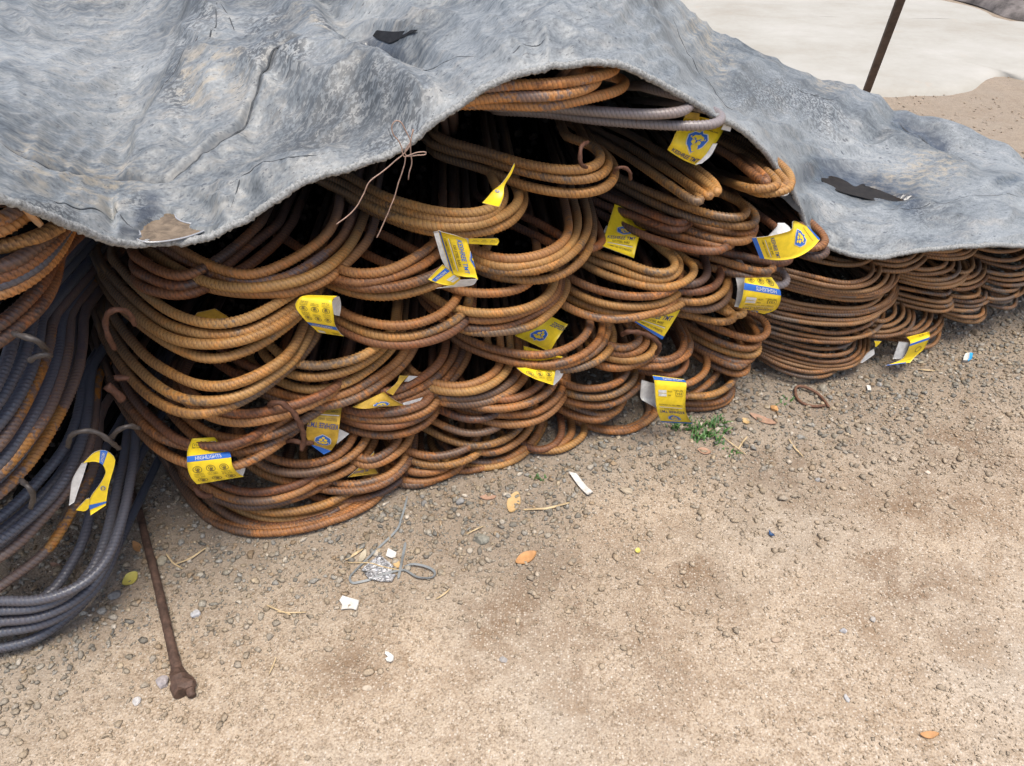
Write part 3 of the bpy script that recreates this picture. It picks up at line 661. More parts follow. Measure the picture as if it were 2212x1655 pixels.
far('F9', 'three thin bars rising to the hem of the cover, next to the large open loop', [
    [(1080, 480), (1180, 492), (1270, 475), (1330, 430), (1340, 370)],
    [(1080, 520), (1190, 532), (1310, 495), (1385, 440), (1400, 370)],
    [(1090, 570), (1200, 575), (1330, 540), (1420, 460), (1435, 380)]])
far('F10', 'five thin bars in a rounded loop at mid height in the far stack', [
    [(1280, 540), (1380, 562), (1480, 556), (1560, 530), (1585, 480), (1560, 420)],
    [(1200, 560), (1300, 592), (1470, 596), (1600, 565), (1635, 500), (1610, 430)],
    [(1150, 570), (1240, 602), (1440, 642), (1600, 632), (1680, 575), (1675, 490), (1640, 430)],
    [(1140, 590), (1220, 622), (1450, 675), (1620, 665), (1725, 610), (1742, 550), (1700, 480)],
    [(1250, 660), (1450, 702), (1620, 698), (1720, 645), (1760, 570)]])
far('F11', 'four thin bars side by side right of the rounded loop, under the straight hem', [
    [(1640, 570), (1720, 592), (1780, 562), (1795, 500), (1760, 440)],
    [(1650, 620), (1740, 634), (1825, 592), (1850, 520), (1810, 450)],
    [(1600, 660), (1710, 682), (1840, 642), (1890, 565), (1880, 490), (1840, 440)],
    [(1570, 690), (1680, 724), (1820, 695), (1905, 625), (1915, 545), (1880, 470)]])
far('F12', 'three thin bars tucked right up against the straight hem of the cover', [
    [(1350, 380), (1450, 408), (1600, 412), (1700, 390), (1730, 340)],
    [(1340, 400), (1450, 432), (1600, 442), (1720, 428), (1785, 385), (1790, 330)],
    [(1330, 420), (1430, 455), (1600, 474), (1740, 458), (1815, 400), (1820, 340)]])
far('F13', 'three thin bars in a small bundle near the earth, centre right of the far stack', [
    [(1540, 740), (1630, 772), (1750, 785), (1840, 765), (1840, 710)],
    [(1540, 770), (1640, 802), (1780, 822), (1890, 798), (1895, 740)],
    [(1530, 800), (1640, 842), (1800, 855), (1905, 822), (1930, 770), (1900, 720)]])
far('F14', 'three thin bars lying lowest in the middle of the far stack', [
    [(1500, 860), (1620, 882), (1740, 895), (1830, 885), (1850, 850)],
    [(1480, 870), (1580, 902), (1720, 942), (1840, 940), (1882, 900), (1860, 850)],
    [(1460, 890), (1550, 922), (1700, 972), (1820, 985), (1885, 945), (1890, 880)]])
far('F15', 'three thin bars just beneath the hem at the right edge of the picture', [
    [(1850, 390), (1950, 412), (2060, 416), (2180, 390), (2220, 340)],
    [(1780, 430), (1870, 460), (2000, 486), (2130, 482), (2210, 440), (2230, 380)],
    [(1760, 445), (1840, 478), (1950, 512), (2100, 545), (2190, 535), (2240, 480), (2230, 410)]])
far('F16', 'three thin bars at mid height at the right edge of the picture', [
    [(1820, 540), (1900, 572), (2050, 602), (2200, 592), (2290, 540)],
    [(1820, 580), (1900, 612), (2050, 645), (2200, 635), (2300, 580)],
    [(1820, 610), (1900, 642), (2040, 685), (2200, 680), (2300, 620)]])
far('F17', 'two thin bars below the mid height ones towards the right edge', [
    [(1800, 660), (1880, 692), (2000, 732), (2120, 732), (2165, 690), (2150, 640)],
    [(1760, 680), (1830, 712), (1980, 765), (2110, 782), (2195, 745), (2220, 680)]])
far('F18', 'three thin bars on the earth at the right hand end of the far stack', [
    [(1850, 790), (1930, 812), (2040, 826), (2105, 805), (2110, 760)],
    [(1850, 810), (1930, 842), (2050, 872), (2125, 862), (2142, 800), (2110, 750)],
    [(1860, 780), (1950, 800), (2060, 800), (2130, 770)]])
far('F19', 'dark thin bars visible inside the gap just below the lowest point of the hem', [
    [(560, 440), (700, 480), (850, 510), (960, 490), (1000, 420)],
    [(350, 430), (500, 480), (700, 520), (880, 520), (980, 470)]], pull=-0.03)

# ------------------------------------------------------------ the left pile of newer, blue black bars
LG = 'bundles of blue black bars in the left pile'
def lbundle(key, label, curves, mats, fp, **kw):
    bundle(key, label, 'R2', curves, mats=mats, r=0.0082, facepull=fp, group=LG, inn0=.38, inn1=.25, k=10, R=0.12, **kw)
def R1to2(pts): return [(x, y - 1544.9) for x, y in pts]
OFF = lambda x, y: [(x - 900, y - 650), (x - 820, y - 250), (x - 560, y + 10), (x - 250, y + 40)]
LP = 0.16
lbundle('L1', 'uppermost loops of the left pile, orange where they leave the cover at the left edge', [
    R1to2([(-700, -100), (-600, 250), (-300, 440), (-80, 430), (60, 380), (150, 310), (210, 260), (260, 200)]),
    R1to2([(-720, 0), (-600, 350), (-300, 530), (-80, 530), (60, 470), (200, 375), (290, 300)]),
    R1to2([(-800, 0), (-620, 500), (-300, 640), (-50, 645), (120, 620), (300, 562), (470, 478), (540, 440)])],
    ['orange_bar', 'orange_bar', 'rust_ochre'], LP, pull=-0.02, ext=(1, 0))
lbundle('L2', 'four dark brown bars with bright rust at the bend, second layer of the left pile', [
    R1to2([(-800, 200), (-600, 700), (-300, 840), (-50, 830), (120, 780), (260, 680), (400, 560), (560, 400)]),
    R1to2([(-820, 300), (-620, 800), (-300, 930), (-50, 920), (160, 840), (320, 730), (450, 610), (600, 430)]),
    R1to2([(-840, 400), (-640, 900), (-300, 1000), (-50, 985), (180, 890), (360, 770), (500, 600), (600, 450)]),
    R1to2([(-860, 450), (-660, 960), (-320, 1090), (-60, 1060), (130, 1010), (330, 870), (470, 740), (580, 560), (640, 400)])],
    ['rust_deep', 'rust_deep', 'blue_clean', 'orange_bar'], LP, slope=-.4)
lbundle('L3', 'two plum brown bars running steeply down the left pile above the twisted wire ties', [
    R1to2([(-900, 900), (-700, 1400), (-400, 1560), (-120, 1540), (0, 1460), (150, 1340), (300, 1220), (400, 1100), (480, 930), (520, 720)]),
    R1to2([(-900, 800), (-680, 1290), (-400, 1440), (-120, 1400), (60, 1270), (220, 1130), (380, 950), (460, 780)])],
    ['rust_deep', 'rust_deep'], LP)
lbundle('L4', 'thick sheaf of blue black bars speckled with orange rust, wire bound, left edge', [
    [(-800, 0), (-650, 450), (-350, 620), (-150, 500), (-20, 280), (60, 100), (110, -80), (150, -300)],
    [(-800, 150), (-650, 600), (-380, 760), (-160, 620), (10, 430), (110, 240), (200, 80), (260, -120), (300, -350)],
    [(-820, 300), (-660, 750), (-380, 920), (-150, 800), (0, 640), (120, 480), (240, 260), (320, 20), (360, -250)],
    [(-820, 400), (-660, 880), (-380, 1030), (-140, 960), (50, 760), (200, 510), (340, 220), (420, 0), (460, -250)],
    [(-840, 500), (-680, 1000), (-400, 1180), (-140, 1110), (10, 990), (180, 760), (330, 520), (430, 290), (510, 30), (540, -250)],
    [(-840, 550), (-680, 1060), (-400, 1230), (-120, 1190), (80, 1000), (250, 800), (380, 620), (480, 420), (550, 200), (600, -20), (620, -300)],
    [(-860, 700), (-700, 1250), (-400, 1440), (-150, 1370), (0, 1262), (180, 1085), (330, 900), (450, 700), (550, 520), (630, 340), (700, 140), (730, -50), (740, -300)]],
    ['blue_clean', 'blue_clean', 'blue_clean', 'blue_bar', 'blue_clean', 'blue_bar', 'blue_bar'], LP, pull=0.02)
lbundle('L5', 'three bars with orange rust patches threading the open ring shaped tag of the left pile', [
    [(-800, 1100), (-650, 1600), (-350, 1850), (-100, 1760), (0, 1690), (200, 1535), (350, 1400), (500, 1245), (600, 1095), (680, 900), (730, 780), (780, 500), (800, 200)],
    [(-800, 1200), (-650, 1750), (-350, 1980), (-120, 1900), (0, 1830), (200, 1680), (350, 1510), (500, 1350), (650, 1140), (780, 850), (830, 600), (850, 300)],
    S5to2([(-550, 250), (-450, 600), (-250, 700), (-80, 600), (0, 545), (110, 468), (220, 388), (330, 280), (430, 110), (520, -50), (590, -200), (615, -330), (625, -500)])],
    ['blue_clean', 'blue_bar', 'blue_bar'], LP - 0.01, pull=-0.01)
lbundle('L6', 'nearest sheaf of smooth blue black bars curving down to the ground at the left edge', [
    S5to2([(-650, 250), (-500, 600), (-250, 700), (0, 722), (150, 690), (260, 625), (350, 560), (440, 420), (520, 270), (562, 120), (600, -60), (640, -260)]),
    S5to2([(-650, 280), (-500, 560), (-250, 660), (0, 632), (150, 640), (300, 622), (450, 570), (580, 490), (680, 365), (745, 200), (790, 40), (822, -120), (850, -300), (862, -500)]),
    S5to2([(-650, 320), (-500, 620), (-250, 720), (0, 692), (150, 692), (300, 662), (430, 600), (540, 500), (610, 390), (665, 250), (705, 90), (740, -80), (780, -260), (810, -480)]),
    S5to2([(-660, 380), (-500, 690), (-250, 790), (0, 762), (200, 750), (370, 692), (500, 620), (600, 525), (680, 380), (735, 200), (765, 50), (790, -110), (820, -300), (835, -500)]),
    S5to2([(-660, 420), (-500, 760), (-250, 860), (0, 832), (200, 802), (350, 752), (480, 670), (590, 580), (680, 440), (740, 260), (770, 100), (800, -80)]),
    S5to2([(-660, 500), (-500, 850), (-250, 960), (0, 932), (150, 902), (290, 842), (400, 760), (520, 660), (620, 520)])],
    ['blue_clean', 'blue_clean', 'blue_clean', 'blue_clean', 'blue_clean', 'blue_clean'], LP - 0.02, pull=-0.02)

_l4 = [[(-800, 100), (-650, 540), (-360, 700), (-150, 560), (0, 350), (90, 170), (160, 0), (210, -300)], [(-820, 350), (-660, 820), (-380, 980), (-150, 880), (20, 700), (150, 490), (290, 240), (370, 10), (410, -250)],
       [(-840, 450), (-680, 940), (-390, 1100), (-140, 1040), (30, 880), (190, 640), (330, 380), (465, 10), (500, -250)], [(-850, 620), (-690, 1150), (-400, 1330), (-140, 1280), (60, 1120), (230, 930), (400, 700), (520, 450), (640, 100), (680, -280)]]
_l4 = [[(x - 35, y + 20) for x, y in c] for c in _l4]
lbundle('L7', 'shaded blue black bars filling the left pile behind its rust speckled sheaf', _l4, ['blue_clean'] * 4, LP - .05)
_l8 = [[(x + 45, y - 40) for x, y in c] for c in ([(-800, 1150), (-650, 1680), (-350, 1920), (-110, 1830), (0, 1760), (200, 1610), (350, 1460), (560, 1230), (650, 1050), (740, 820), (800, 540), (820, 200)],
        [(-800, 1060), (-650, 1540), (-350, 1780), (-100, 1690), (0, 1610), (180, 1470), (330, 1330), (460, 1180), (570, 1010), (640, 850), (700, 640), (740, 200)],
        [(-800, 980), (-650, 1460), (-350, 1660), (-100, 1560), (40, 1450), (200, 1300), (340, 1140), (480, 980), (580, 800), (650, 600), (700, 300)])]
lbundle('L8', 'dull bars seen through the open ring shaped tag, second lowest sheaf of the left pile', _l8, ['blue_clean'] * 3, LP - .06)

# ------------------------------------------------------------ the grey cover
def tarp_material():
    m, nt, b = newmat('weathered grey plastic cloth')
    tc = nt.nodes.new('ShaderNodeUVMap'); tc.uv_map = 'cloth'
    def mapped(sx, sy, rot=0.0):
        mp = nt.nodes.new('ShaderNodeMapping'); mp.inputs['Scale'].default_value = (sx, sy, 1); mp.inputs['Rotation'].default_value = (0, 0, rot)
        nt.links.new(tc.outputs[0], mp.inputs[0]); return mp.outputs[0]
    big = noise_n(nt, mapped(1, 1.6), 3.2, 6, 0.6, 0.6)
    streak = noise_n(nt, mapped(1, 1.7, 0.0), 30, 3, 0.7, 0.0)
    fine = noise_n(nt, mapped(1.0, 1.0), 170, 1, 0.7)
    f = math_n(nt, 'ADD', math_n(nt, 'MULTIPLY', big, 0.50), math_n(nt, 'ADD', math_n(nt, 'MULTIPLY', streak, 0.30), math_n(nt, 'MULTIPLY', fine, 0.20)))
    col = ramp(nt, f, [(0.37, (0.060, 0.068, 0.074)), (0.44, (0.128, 0.143, 0.153)), (0.51, (0.198, 0.216, 0.226)), (0.62, (0.300, 0.318, 0.325))])
    tan = ramp(nt, math_n(nt, 'ADD', math_n(nt, 'MULTIPLY', noise_n(nt, mapped(1, 3), 5.0, 4, 0.6), 0.7), math_n(nt, 'MULTIPLY', streak, 0.3)), [(0.535, 0.0), (0.64, 1.0)])
    col = mix(nt, col, (0.33, 0.27, 0.195), math_n(nt, 'MULTIPLY', tan, 0.20))
    col = mix(nt, col, (0.37, 0.30, 0.195), math_n(nt, 'MULTIPLY', attr(nt, 'tanny'), ramp(nt, streak, [(0.45, 0.0), (0.62, 0.6)])))
    # small flecks of dirt and droplets
    vo = nd(nt, 'ShaderNodeTexVoronoi', Scale=62.0, Randomness=1.0); nt.links.new(mapped(0.65, 1.35), vo.inputs['Vector'])
    cn = nt.nodes.new('ShaderNodeSeparateColor'); nt.links.new(vo.outputs['Color'], cn.inputs[0])
    spot = math_n(nt, 'MULTIPLY', ramp(nt, vo.outputs['Distance'], [(0.14, 1.0), (0.26, 0.0)]), ramp(nt, cn.outputs[0], [(0.55, 0.0), (0.62, 1.0)]))
    sp_mask = math_n(nt, 'ADD', math_n(nt, 'MULTIPLY', attr(nt, 'speck'), 0.85), math_n(nt, 'MULTIPLY', ramp(nt, big, [(0.5, 0.0), (0.62, 1.0)]), 0.25))
    col = mix(nt, col, (0.07, 0.08, 0.095), math_n(nt, 'MULTIPLY', spot, sp_mask))
    flake = ramp(nt, noise_n(nt, mapped(1, 2.2, .15), 85, 2, 0.8, 0.0), [(0.615, 0.0), (0.645, 1.0)])
    col = mix(nt, col, (0.06, 0.068, 0.08), math_n(nt, 'MULTIPLY', flake, 0.8))
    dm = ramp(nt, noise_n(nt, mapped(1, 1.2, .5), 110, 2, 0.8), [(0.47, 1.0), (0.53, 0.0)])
    col = mix(nt, col, (0.075, 0.082, 0.088), math_n(nt, 'MULTIPLY', math_n(nt, 'ADD', math_n(nt, 'MULTIPLY', attr(nt, 'dirty'), 0.85), 0.16), dm))  # smudges and painted-in shading share this mask
    wet = attr(nt, 'wet')
    col = mix(nt, col, (0.045, 0.052, 0.065), math_n(nt, 'MULTIPLY', wet, ramp(nt, streak, [(0.3, 1.0), (0.62, 0.55)])))
    col = mix(nt, col, (0.055, 0.06, 0.065), math_n(nt, 'MULTIPLY', attr(nt, 'fold_dark'), 0.8))
    nt.links.new(col, b.inputs['Base Color'])
    nt.links.new(mix(nt, (0.50,) * 3, (0.22,) * 3, wet), b.inputs['Roughness'])
    b.inputs['Specular IOR Level'].default_value = 0.45
    weave = nd(nt, 'ShaderNodeTexWave', Scale=85.0, Distortion=1.2, Detail=2.0); nt.links.new(mapped(1, 1), weave.inputs['Vector'])
    weave2 = nd(nt, 'ShaderNodeTexWave', Scale=85.0, Distortion=1.2, Detail=2.0, _bands_direction='Y'); nt.links.new(mapped(1, 1), weave2.inputs['Vector'])
    crk = noise_n(nt, mapped(1, 1.5), 60, 3, 0.65, 0.0)
    h = math_n(nt, 'ADD', math_n(nt, 'MULTIPLY', math_n(nt, 'ADD', weave.outputs['Fac'], weave2.outputs['Fac']), 0.07), math_n(nt, 'ADD', math_n(nt, 'MULTIPLY', crk, 0.9), math_n(nt, 'MULTIPLY', fine, 0.28)))
    bump(nt, b, crk, 0.25, 0.0008)
    return m
M['tarp'] = tarp_material()
M['rope'] = simple('frayed grey hem', (0.25, 0.255, 0.25), 0.85, 260, 0.55, 0.002)

EDGE = [  # hem in the picture, how far before the face, far edge of the sheet, its distance
    ((-900, 150), .30, (-1500, -260), 2.2), ((-450, 290), .26, (-700, -280), 2.2), ((-150, 375), .24, (-250, -290), 2.25),
    ((0, 425), .22, (-20, -300), 2.3), ((70, 451), .20, (70, -300), 2.3), ((160, 490), .16, (170, -300), 2.3), ((240, 520), .12, (260, -300), 2.3),
    ((300, 527), .09, (330, -300), 2.3), ((370, 523), .08, (410, -300), 2.25), ((450, 505), .08, (500, -300), 2.25), ((520, 479), .07, (580, -300), 2.2),
    ((570, 447), .07, (640, -300), 2.2), ((640, 402), .07, (720, -300), 2.15), ((700, 376), .06, (790, -300), 2.1), ((770, 358), .06, (870, -290), 2.1),
    ((830, 335), .06, (930, -290), 2.05), ((880, 310), .05, (980, -280), 2.0), ((920, 281), .05, (1020, -270), 2.0), ((960, 254), .05, (1060, -260), 1.95),
    ((1000, 222), .05, (1100, -250), 1.9), ((1040, 193), .05, (1140, -240), 1.85), ((1080, 171), .05, (1180, -230), 1.8), ((1150, 150), .05, (1240, -215), 1.75),
    ((1220, 138), .05, (1300, -190), 1.72), ((1290, 135), .05, (1350, -160), 1.72), ((1350, 142), .05, (1400, -90), 1.78), ((1400, 165), .04, (1440, -15), 1.85),
    ((1450, 193), .03, (1478, 32), 1.93), ((1500, 222), .02, (1510, 66), 2.0), ((1550, 252), .01, (1545, 92), 2.05), ((1600, 278), -.01, (1580, 108), 2.08),
    ((1645, 318), -.02, (1615, 124), 2.1), ((1680, 362), -.03, (1650, 138), 2.12), ((1710, 405), -.04, (1690, 155), 2.15), ((1728, 455), -.05, (1735, 171), 2.17),
    ((1748, 500), -.05, (1775, 183), 2.19), ((1790, 532), -.02, (1815, 194), 2.2), ((1835, 549), .02, (1850, 210), 2.2), ((1900, 556), .05, (1890, 230), 2.2),
    ((1960, 546), .06, (1935, 246), 2.22), ((2030, 536), .06, (1995, 262), 2.24), ((2120, 531), .06, (2075, 285), 2.25), ((2212, 531), .05, (2212, 352), 2.22),
    ((2400, 545), .05, (2440, 455), 2.15), ((2600, 575), .05, (2680, 560), 2.05)]
def seg_dist(PX, PY, line):
    best = np.full(PX.shape, 1e9)
    for (x0, y0), (x1, y1) in zip(line[:-1], line[1:]):
        dx, dy = x1 - x0, y1 - y0; t = np.clip(((PX - x0) * dx + (PY - y0) * dy) / (dx * dx + dy * dy), 0, 1)
        best = np.minimum(best, np.hypot(PX - x0 - t * dx, PY - y0 - t * dy))
    return best
def in_poly(PX, PY, poly):
    c = np.zeros(PX.shape, bool); n = len(poly)
    for i in range(n):
        x0, y0 = poly[i]; x1, y1 = poly[(i + 1) % n]
        if y0 == y1: continue
        hit = ((y0 > PY) != (y1 > PY)) & (PX < (x1 - x0) * (PY - y0) / (y1 - y0) + x0); c ^= hit
    return c
NU, NV, NB = 540, 280, 20
ev = np.array([[e[0][0], e[0][1], e[1], e[2][0], e[2][1], e[3]] for e in EDGE], float)
ec = catmull(ev, 8.0)
tpar = np.r_[0, np.cumsum(np.hypot(*np.diff(ec[:, :2], axis=0).T) + 0.6 * np.hypot(*np.diff(ec[:, 3:5], axis=0).T))]
ss = np.linspace(0, tpar[-1], NU)
ec = np.stack([np.interp(ss, tpar, ec[:, q]) for q in range(6)], 1)
dE = np.array([on_face((e[0], e[1]), e[2])[1] for e in ec])
vv = np.linspace(0, 1, NV) ** 1.25
PX = ec[:, 0:1] + (ec[:, 3:4] - ec[:, 0:1]) * vv; PY = ec[:, 1:2] + (ec[:, 4:5] - ec[:, 1:2]) * vv
pw = np.interp(ec[:, 0], [0, 600, 1250, 1500, 1800, 2300], [1.25, 1.25, 1.1, 1.0, 1.12, 1.12])[:, None]
DD = dE[:, None] + (ec[:, 5] - dE)[:, None] * vv ** pw
XC = (PX - CX) / F; YC = (CY - PY) / F
TT = DD / (ct + YC * st)
TP = np.stack([XC * TT, DD, CAMH + (-st + YC * ct) * TT], -1)
TP0 = TP.copy()
# folds, dips and ridges of the sheet (where they lie, width, height)
FOLDS = [([(425, -60), (445, 60), (430, 140), (370, 240), (330, 300)], 38, .034), ([(120, -100), (180, 120), (220, 260)], 120, -.030),
         ([(690, -40), (745, 55), (815, 100), (890, 130)], 26, -.030), ([(600, -40), (690, 80), (770, 150), (830, 180)], 30, .020),
         ([(470, 200), (620, 170), (760, 195), (880, 235)], 40, .050), ([(560, 310), (640, 285), (760, 285), (860, 275)], 34, -.022),
         ([(480, 430), (600, 370), (720, 320), (860, 270), (960, 225)], 16, .010), ([(300, 380), (420, 350), (520, 270), (570, 220)], 24, .012),
         ([(770, 140), (820, 160)], 16, -.016), ([(900, 60), (1050, 50), (1200, 20)], 40, .016), ([(960, 160), (1060, 120), (1180, 85)], 22, .012),
         ([(1320, -20), (1400, 60), (1450, 150), (1520, 215)], 20, .018), ([(1370, -20), (1460, 70), (1520, 160), (1600, 240)], 20, -.014),
         ([(1600, 150), (1700, 200), (1790, 250), (1850, 270)], 24, .016), ([(1640, 220), (1760, 280), (1880, 300)], 26, -.016),
         ([(1780, 385), (1850, 410), (1930, 428)], 26, -.016), ([(1935, 262), (2010, 292), (2085, 325), (2120, 345)], 20, -.034),
         ([(1930, 300), (2010, 340), (2090, 360), (2212, 400)], 22, .016), ([(1960, 235), (2040, 262), (2120, 300), (2200, 345)], 9, .012),
         ([(1900, 470), (2030, 470), (2120, 480), (2212, 470)], 26, .010), ([(1740, 380), (1850, 470), (1930, 510)], 24, .010),
         ([(60, 430), (170, 470), (250, 500)], 16, .010), ([(0, 380), (120, 420), (220, 440)], 20, -.012), ([(230, 430), (240, 500)], 9, -.016), ([(480, 455), (500, 480)], 14, .014),
         ([(380, 480), (440, 480)], 34, -.012)]
SEAM = [(-200, 250), (0, 308), (137, 360), (250, 382), (360, 396), (428, 362), (514, 301), (582, 212), (634, 163), (712, 130)]
SEAM2 = [(1960, 470), (2050, 430), (2130, 405), (2212, 400)]
dz = np.zeros(PX.shape)
for line, w, a in FOLDS: dz += a * np.exp(-0.5 * (seg_dist(PX, PY, line) / w) ** 2)
dseam = seg_dist(PX, PY, SEAM); dz += -0.006 * np.exp(-0.5 * (dseam / 3.2) ** 2) + 0.004 * np.exp(-0.5 * ((dseam - 9) / 5) ** 2)
nz = np.zeros(PX.shape)
for i in range(NU):
    for j in range(NV):
        x, y = TP[i, j, 0], TP[i, j, 1]; px = PX[i, j] / 400; py = PY[i, j] / 400
        a = mnoise.noise(Vector((px * 1.6, py * 3.1, 0.3))); b_ = mnoise.noise(Vector((px * 5 + a, py * 9 - a, 4.1)))
        c_ = mnoise.noise(Vector((px * 11 + 2 * b_, py * 19, 9.7)))
        nz[i, j] = 0.016 * a + 0.010 * (1 - 2 * abs(b_) ** .8) + 0.0026 * (0.5 - abs(c_)) * 2
fade = np.clip(vv / 0.06, 0.25, 1)[None]
persp = np.clip(DD / 1.3, 0.6, 1.15)
TP[..., 2] += (dz + nz * persp) * fade
PUD = {'a': [cv('S2', *p) for p in [(840, 1500), (885, 1482), (872, 1440), (900, 1395), (940, 1372), (1000, 1355), (1018, 1328), (1040, 1302), (1075, 1312), (1100, 1345), (1118, 1382), (1180, 1408), (1260, 1412), (1335, 1406), (1340, 1432), (1200, 1490), (1050, 1522), (920, 1528)]],
       'b': [cv('S3', *p) for p in [(385, 178), (500, 192), (600, 199), (740, 188), (690, 215), (640, 238), (570, 270), (530, 262), (480, 240), (430, 205)]],
       'c': [cv('S4', *p) for p in [(1020, 1030), (1100, 1045), (1160, 1070), (1210, 1100), (1260, 1085), (1330, 1110), (1400, 1140), (1480, 1170), (1530, 1188), (1440, 1196), (1340, 1186), (1250, 1165), (1150, 1140), (1070, 1110), (1010, 1060)]],
       'd': [cv('S3', *p) for p in [(355, 398), (420, 400), (455, 432), (400, 425), (370, 415)]]}
PLEV = {}
for k_, poly in PUD.items():
    msk = in_poly(PX, PY, poly); V_ = TP[msk]; A = np.c_[V_[:, :2], np.ones(len(V_))]; co, *_ = np.linalg.lstsq(A, V_[:, 2], rcond=None); PLEV[k_] = co
    cp = np.array(poly); big = cp.mean(0) + (cp - cp.mean(0)) * 1.12; wide = in_poly(PX, PY, [tuple(q) for q in big]) & ~msk
    TP[..., 2] = np.where(msk, TP[..., :2] @ co[:2] + co[2] - 0.002, TP[..., 2])
    TP[..., 2] = np.where(wide, 0.5 * TP[..., 2] + 0.5 * (TP[..., :2] @ co[:2] + co[2] + 0.001), TP[..., 2])
# attributes
wet = np.zeros(PX.shape)
for line, w in (([(300, 490), (310, 470), (330, 440)], 15), ([(270, 500), (320, 505)], 14), ([(780, 142), (815, 160)], 9), ([(790, 70), (820, 85), (850, 110)], 16), ([(1755, 374), (1830, 390), (1890, 412), (1955, 442)], 27),
                ([(1935, 262), (2000, 285), (2040, 300)], 13), ([(2150, 405), (2190, 400)], 6)):
    wet = np.maximum(wet, np.exp(-0.5 * (seg_dist(PX, PY, line) / w) ** 3))
tanny = np.zeros(PX.shape)
for line, w in (([(60, 330), (160, 370), (260, 390)], 40), ([(420, 230), (520, 210)], 30), ([(1980, 360), (2050, 370), (1900, 400)], 26), ([(640, 30), (760, 130)], 12), ([(1700, 60), (1790, 190)], 20), ([(1500, 60), (1560, 150)], 20)):
    tanny = np.maximum(tanny, np.exp(-0.5 * (seg_dist(PX, PY, line) / w) ** 2))
tanny = np.maximum(tanny, 0.22 * np.clip((1100 - PX) / 300, 0, 1))
dirty = np.zeros(PX.shape)  # dirt smudges, plus the shade of the hump face painted into the colour
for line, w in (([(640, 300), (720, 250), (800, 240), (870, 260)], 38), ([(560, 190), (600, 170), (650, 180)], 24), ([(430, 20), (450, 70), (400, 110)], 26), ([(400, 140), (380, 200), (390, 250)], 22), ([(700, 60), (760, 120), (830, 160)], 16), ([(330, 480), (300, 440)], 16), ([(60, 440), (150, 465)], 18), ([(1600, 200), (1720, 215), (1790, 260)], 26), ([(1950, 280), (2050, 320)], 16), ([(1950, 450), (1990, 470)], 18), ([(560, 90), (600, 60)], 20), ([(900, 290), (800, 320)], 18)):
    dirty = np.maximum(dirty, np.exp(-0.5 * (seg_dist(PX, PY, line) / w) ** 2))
speck = np.clip((PX - 1250) / 250, 0.05, 1)
fold_dark = 0.95 * np.exp(-0.5 * (dseam / 3.0) ** 2) * np.clip((PX + 50) / 100, 0, 1)  # darker line along the seam
fold_dark = np.maximum(fold_dark, 0.5 * np.exp(-0.5 * (seg_dist(PX, PY, [(640, 300), (720, 270), (800, 260), (860, 250)]) / 30) ** 2) * 0.6)  # shade of the hump face, darkened into the cloth colour
# the sheet behind its crest, falling to the ground
back = []
P1 = TP[:, -1]; q = np.linspace(0, 1, NB + 1)[1:]
dirb = np.array([0.12, 0.99])
for s_ in q:
    p = P1.copy(); p[:, :2] += dirb * 0.55 * (s_ ** 1.1); p[:, 2] = P1[:, 2] * (1 - s_ ** 1.8) + 0.01; back.append(p)
allP = np.concatenate([TP, np.stack(back, 1)], 1); NT = NV + NB
iu, iv = np.meshgrid(np.arange(NU - 1), np.arange(NT - 1), indexing='ij')
fc = np.stack([iu * NT + iv, (iu + 1) * NT + iv, (iu + 1) * NT + iv + 1, iu * NT + iv + 1], -1).reshape(-1, 4)
def padb(a): return np.concatenate([a, np.repeat(a[:, -1:], NB, 1)], 1).ravel()
tarp = empty('tarpaulin', (0.2, 1.9, 0.6))
tag(tarp, 'large weathered grey plastic cover with folds and puddles, draped over the stacks of bars', 'tarpaulin')
sheet = mesh_obj('sheet', allP.reshape(-1, 3), fc, M['tarp'], tarp, attrs={'wet': padb(wet), 'tanny': padb(tanny), 'speck': padb(speck), 'fold_dark': padb(fold_dark), 'dirty': padb(dirty)})
# cloth coordinates in metres, along the hem and away from it
flat = np.concatenate([TP0, np.stack(back, 1)], 1)
du = np.r_[0, np.cumsum(np.linalg.norm(np.diff(TP0[:, NV // 5], axis=0), axis=1))]
dv = np.concatenate([np.zeros((NU, 1)), np.cumsum(np.linalg.norm(np.diff(flat, axis=1), axis=2), 1)], 1); dv = smooth_curve(dv, 8)
# keep the pattern from stretching: measure across every column separately, smoothed
uvw = np.stack([np.repeat(du[:, None], NT, 1), dv], -1).reshape(-1, 2)
uvl = sheet.data.uv_layers.new(name='cloth'); li = np.empty(len(sheet.data.loops), dtype=np.int32); sheet.data.loops.foreach_get('vertex_index', li)
uvl.data.foreach_set('uv', uvw[li].astype(np.float32).ravel())
hc = allP[:, 0] + np.array([0, 0.002, -0.003]); hc, _ = resample(hc, 0.0035)
hc[:, 2] += 0.0006 * rng.normal(size=len(hc))
tube('hem_rope', hc, 0.0052, M['rope'], tarp, k=12, jitter=0.08, twist=700, lobes=3, lobe_h=0.14)
# rolled cloth just behind the hem
roll = allP[:, 3] * 1.0
